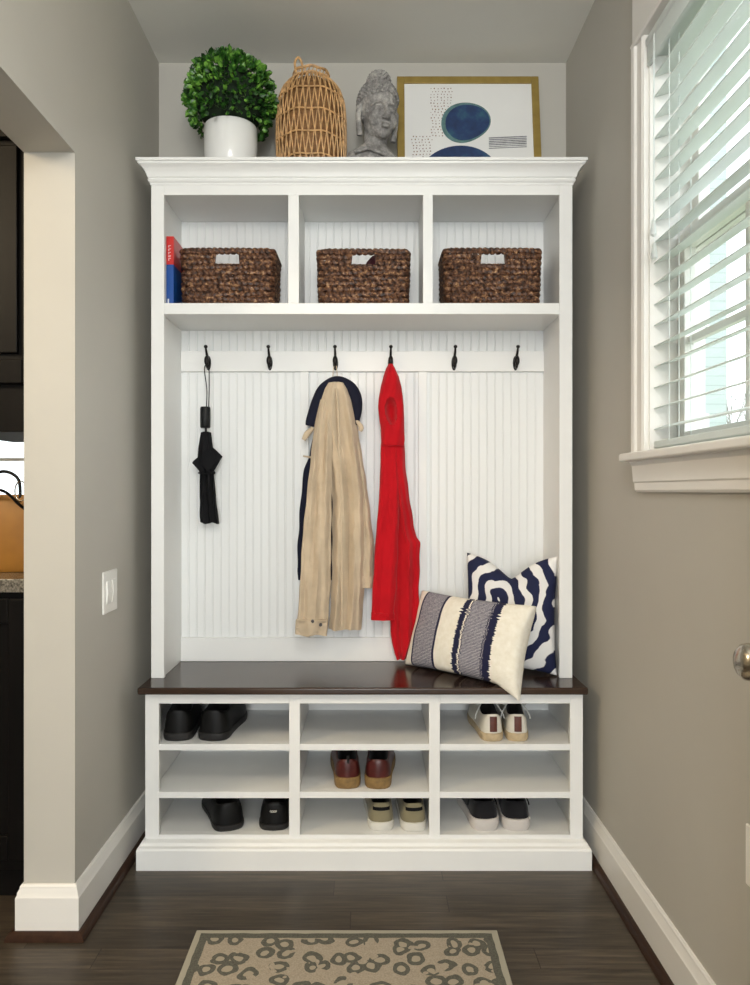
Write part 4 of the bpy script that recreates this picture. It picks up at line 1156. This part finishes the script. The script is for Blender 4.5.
# window at the far end of the kitchen
w2 = sroot('window_2', (-2.075, 4.6, 1.08), 'bright white framed kitchen window far beyond the opening', 'window')
m = MB()
m.box(-2.84, -2.75, 4.575, 4.6, 1.0, 2.18); m.box(-1.40, -1.31, 4.575, 4.6, 1.0, 2.18); m.box(-2.75, -1.40, 4.575, 4.6, 2.1, 2.18); m.box(-2.86, -1.29, 4.55, 4.6, 1.05, 1.08)
m.build('casing', MT['trim'], w2, bevel=.003)
m = MB(); m.box(-2.75, -2.70, 4.63, 4.67, 1.08, 2.1); m.box(-1.45, -1.40, 4.63, 4.67, 1.08, 2.1); m.box(-2.70, -1.45, 4.63, 4.67, 1.08, 1.14); m.box(-2.70, -1.45, 4.63, 4.67, 2.04, 2.1)
m.box(-2.09, -2.06, 4.64, 4.66, 1.14, 2.04)
for z in (1.36, 1.6, 1.82): m.box(-2.70, -1.45, 4.64, 4.66, z-.01, z+.01)
sh = m.build('sash', MT['trim'], w2, bevel=.002)
MB().box(-2.70, -1.45, 4.649, 4.651, 1.14, 2.04).build('pane', MT['glass'], sh, smooth=False)
# handbag on the counter
hbg = thing('handbag', (-1.13, 2.33, .919), 'tan handbag with black straps standing on the granite countertop', 'bag')
m = MB(); rings = []
for z, w_, d_ in ((0, .13, .055), (.01, .14, .06), (.10, .145, .062), (.19, .135, .05), (.235, .12, .03)):
    rings.append([(-1.13+w_*math.copysign(abs(cos(a))**.5, cos(a)), 2.33+d_*math.copysign(abs(sin(a))**.5, sin(a)), .919+z) for a in [2*pi*j/32 for j in range(32)]])
m.loft(rings, True, True); m.build('body', MT['bagtan'], hbg, smooth=60)
m = MB(); m.tube(catmull([(-1.22, 2.262, 1.10), (-1.17, 2.256, 1.165), (-1.10, 2.256, 1.165), (-1.05, 2.262, 1.12), (-1.00, 2.275, 1.08)], 6), .011, 8, flat=.4); m.build('trim_strap', MT['bleather'], hbg)
for x0, x1 in ((-1.17, -1.07),):
    m = MB(); m.tube(catmull([(x0, 2.30, 1.13), (x0+.005, 2.30, 1.20), (-1.12, 2.30, 1.225), (x1-.005, 2.30, 1.20), (x1, 2.30, 1.13)], 6), .005, 8); m.build('handle', MT['bleather'], hbg)
    m = MB(); m.tube([(-1.05+.018*cos(2*pi*j/20), 2.262, 1.165+.03*sin(2*pi*j/20)) for j in range(20)], .002, 6, closed=True); m.build('ring', MT['nickel'], hbg)

# ------------------------------------------------------------------ lights
def area(name, loc, rot, sx, sy, power, color=(1, 1, 1)):
    l = bpy.data.lights.new(name, 'AREA'); l.shape = 'RECTANGLE'; l.size = sx; l.size_y = sy; l.energy = power; l.color = color
    o = bpy.data.objects.new(name, l); COL.objects.link(o); o.location = loc; o.rotation_euler = rot; return o
MT['opal'] = NT('opal_lamp_glass'); MT['opal'].P(**{'Emission_Strength': 3.0}); MT['opal'].b.inputs['Emission Color'].default_value = (1, .9, .76, 1); MT['opal'] = MT['opal'].m
def bulb(name, loc, power, color, r=.12):
    l = bpy.data.lights.new(name, 'POINT'); l.energy = power; l.color = color; l.shadow_soft_size = r
    o = bpy.data.objects.new(name, l); COL.objects.link(o); o.location = loc; return o
bulb('hall_ceiling_lamp', (-.02, .35, CH-.42), 23, (1, .96, .91))
bulb('entry_ceiling_lamp', (-.02, -1.5, CH-.35), 34, (1, .94, .86), .2)
area('added_rear_fill', (-.02, -2.9, 1.35), (R(90), 0, 0), 1.3, 2.2, 84, (.91, .96, 1))  # added cool fill panel behind the camera; the front wall has no glazed door
bulb('kitchen_ceiling_lamp', (-2.0, .6, CH-.35), 66, (1, .80, .54), .2)
sl = bpy.data.lights.new('overcast_sun', 'SUN'); sl.energy = 3.2; sl.angle = R(70); sl.color = (.95, .98, 1)
so = bpy.data.objects.new('overcast_sun', sl); COL.objects.link(so); so.location = (6, 0, 6)
so.rotation_euler = Vector((1, -.25, .75)).to_track_quat('Z', 'Y').to_euler()
wd = bpy.data.worlds.new('overcast'); scene.world = wd; wd.use_nodes = True
bg = wd.node_tree.nodes['Background']; bg.inputs[0].default_value = (.90, .96, 1, 1); bg.inputs[1].default_value = 2.3

cam = bpy.data.cameras.new('camera'); co = bpy.data.objects.new('camera', cam); COL.objects.link(co)
co.location = (0, 0, H); co.rotation_euler = (R(90), 0, 0)
cam.sensor_width = 36; cam.sensor_fit = 'AUTO'; cam.lens = 36*F/985
cam.shift_x = 6/985; cam.shift_y = -1.5/985; cam.clip_start = .05; cam.clip_end = 200
scene.camera = co
vs = scene.view_settings; vs.view_transform = 'Standard'; vs.look = 'None'; vs.exposure = .12; vs.gamma = 1; vs.use_curve_mapping = False
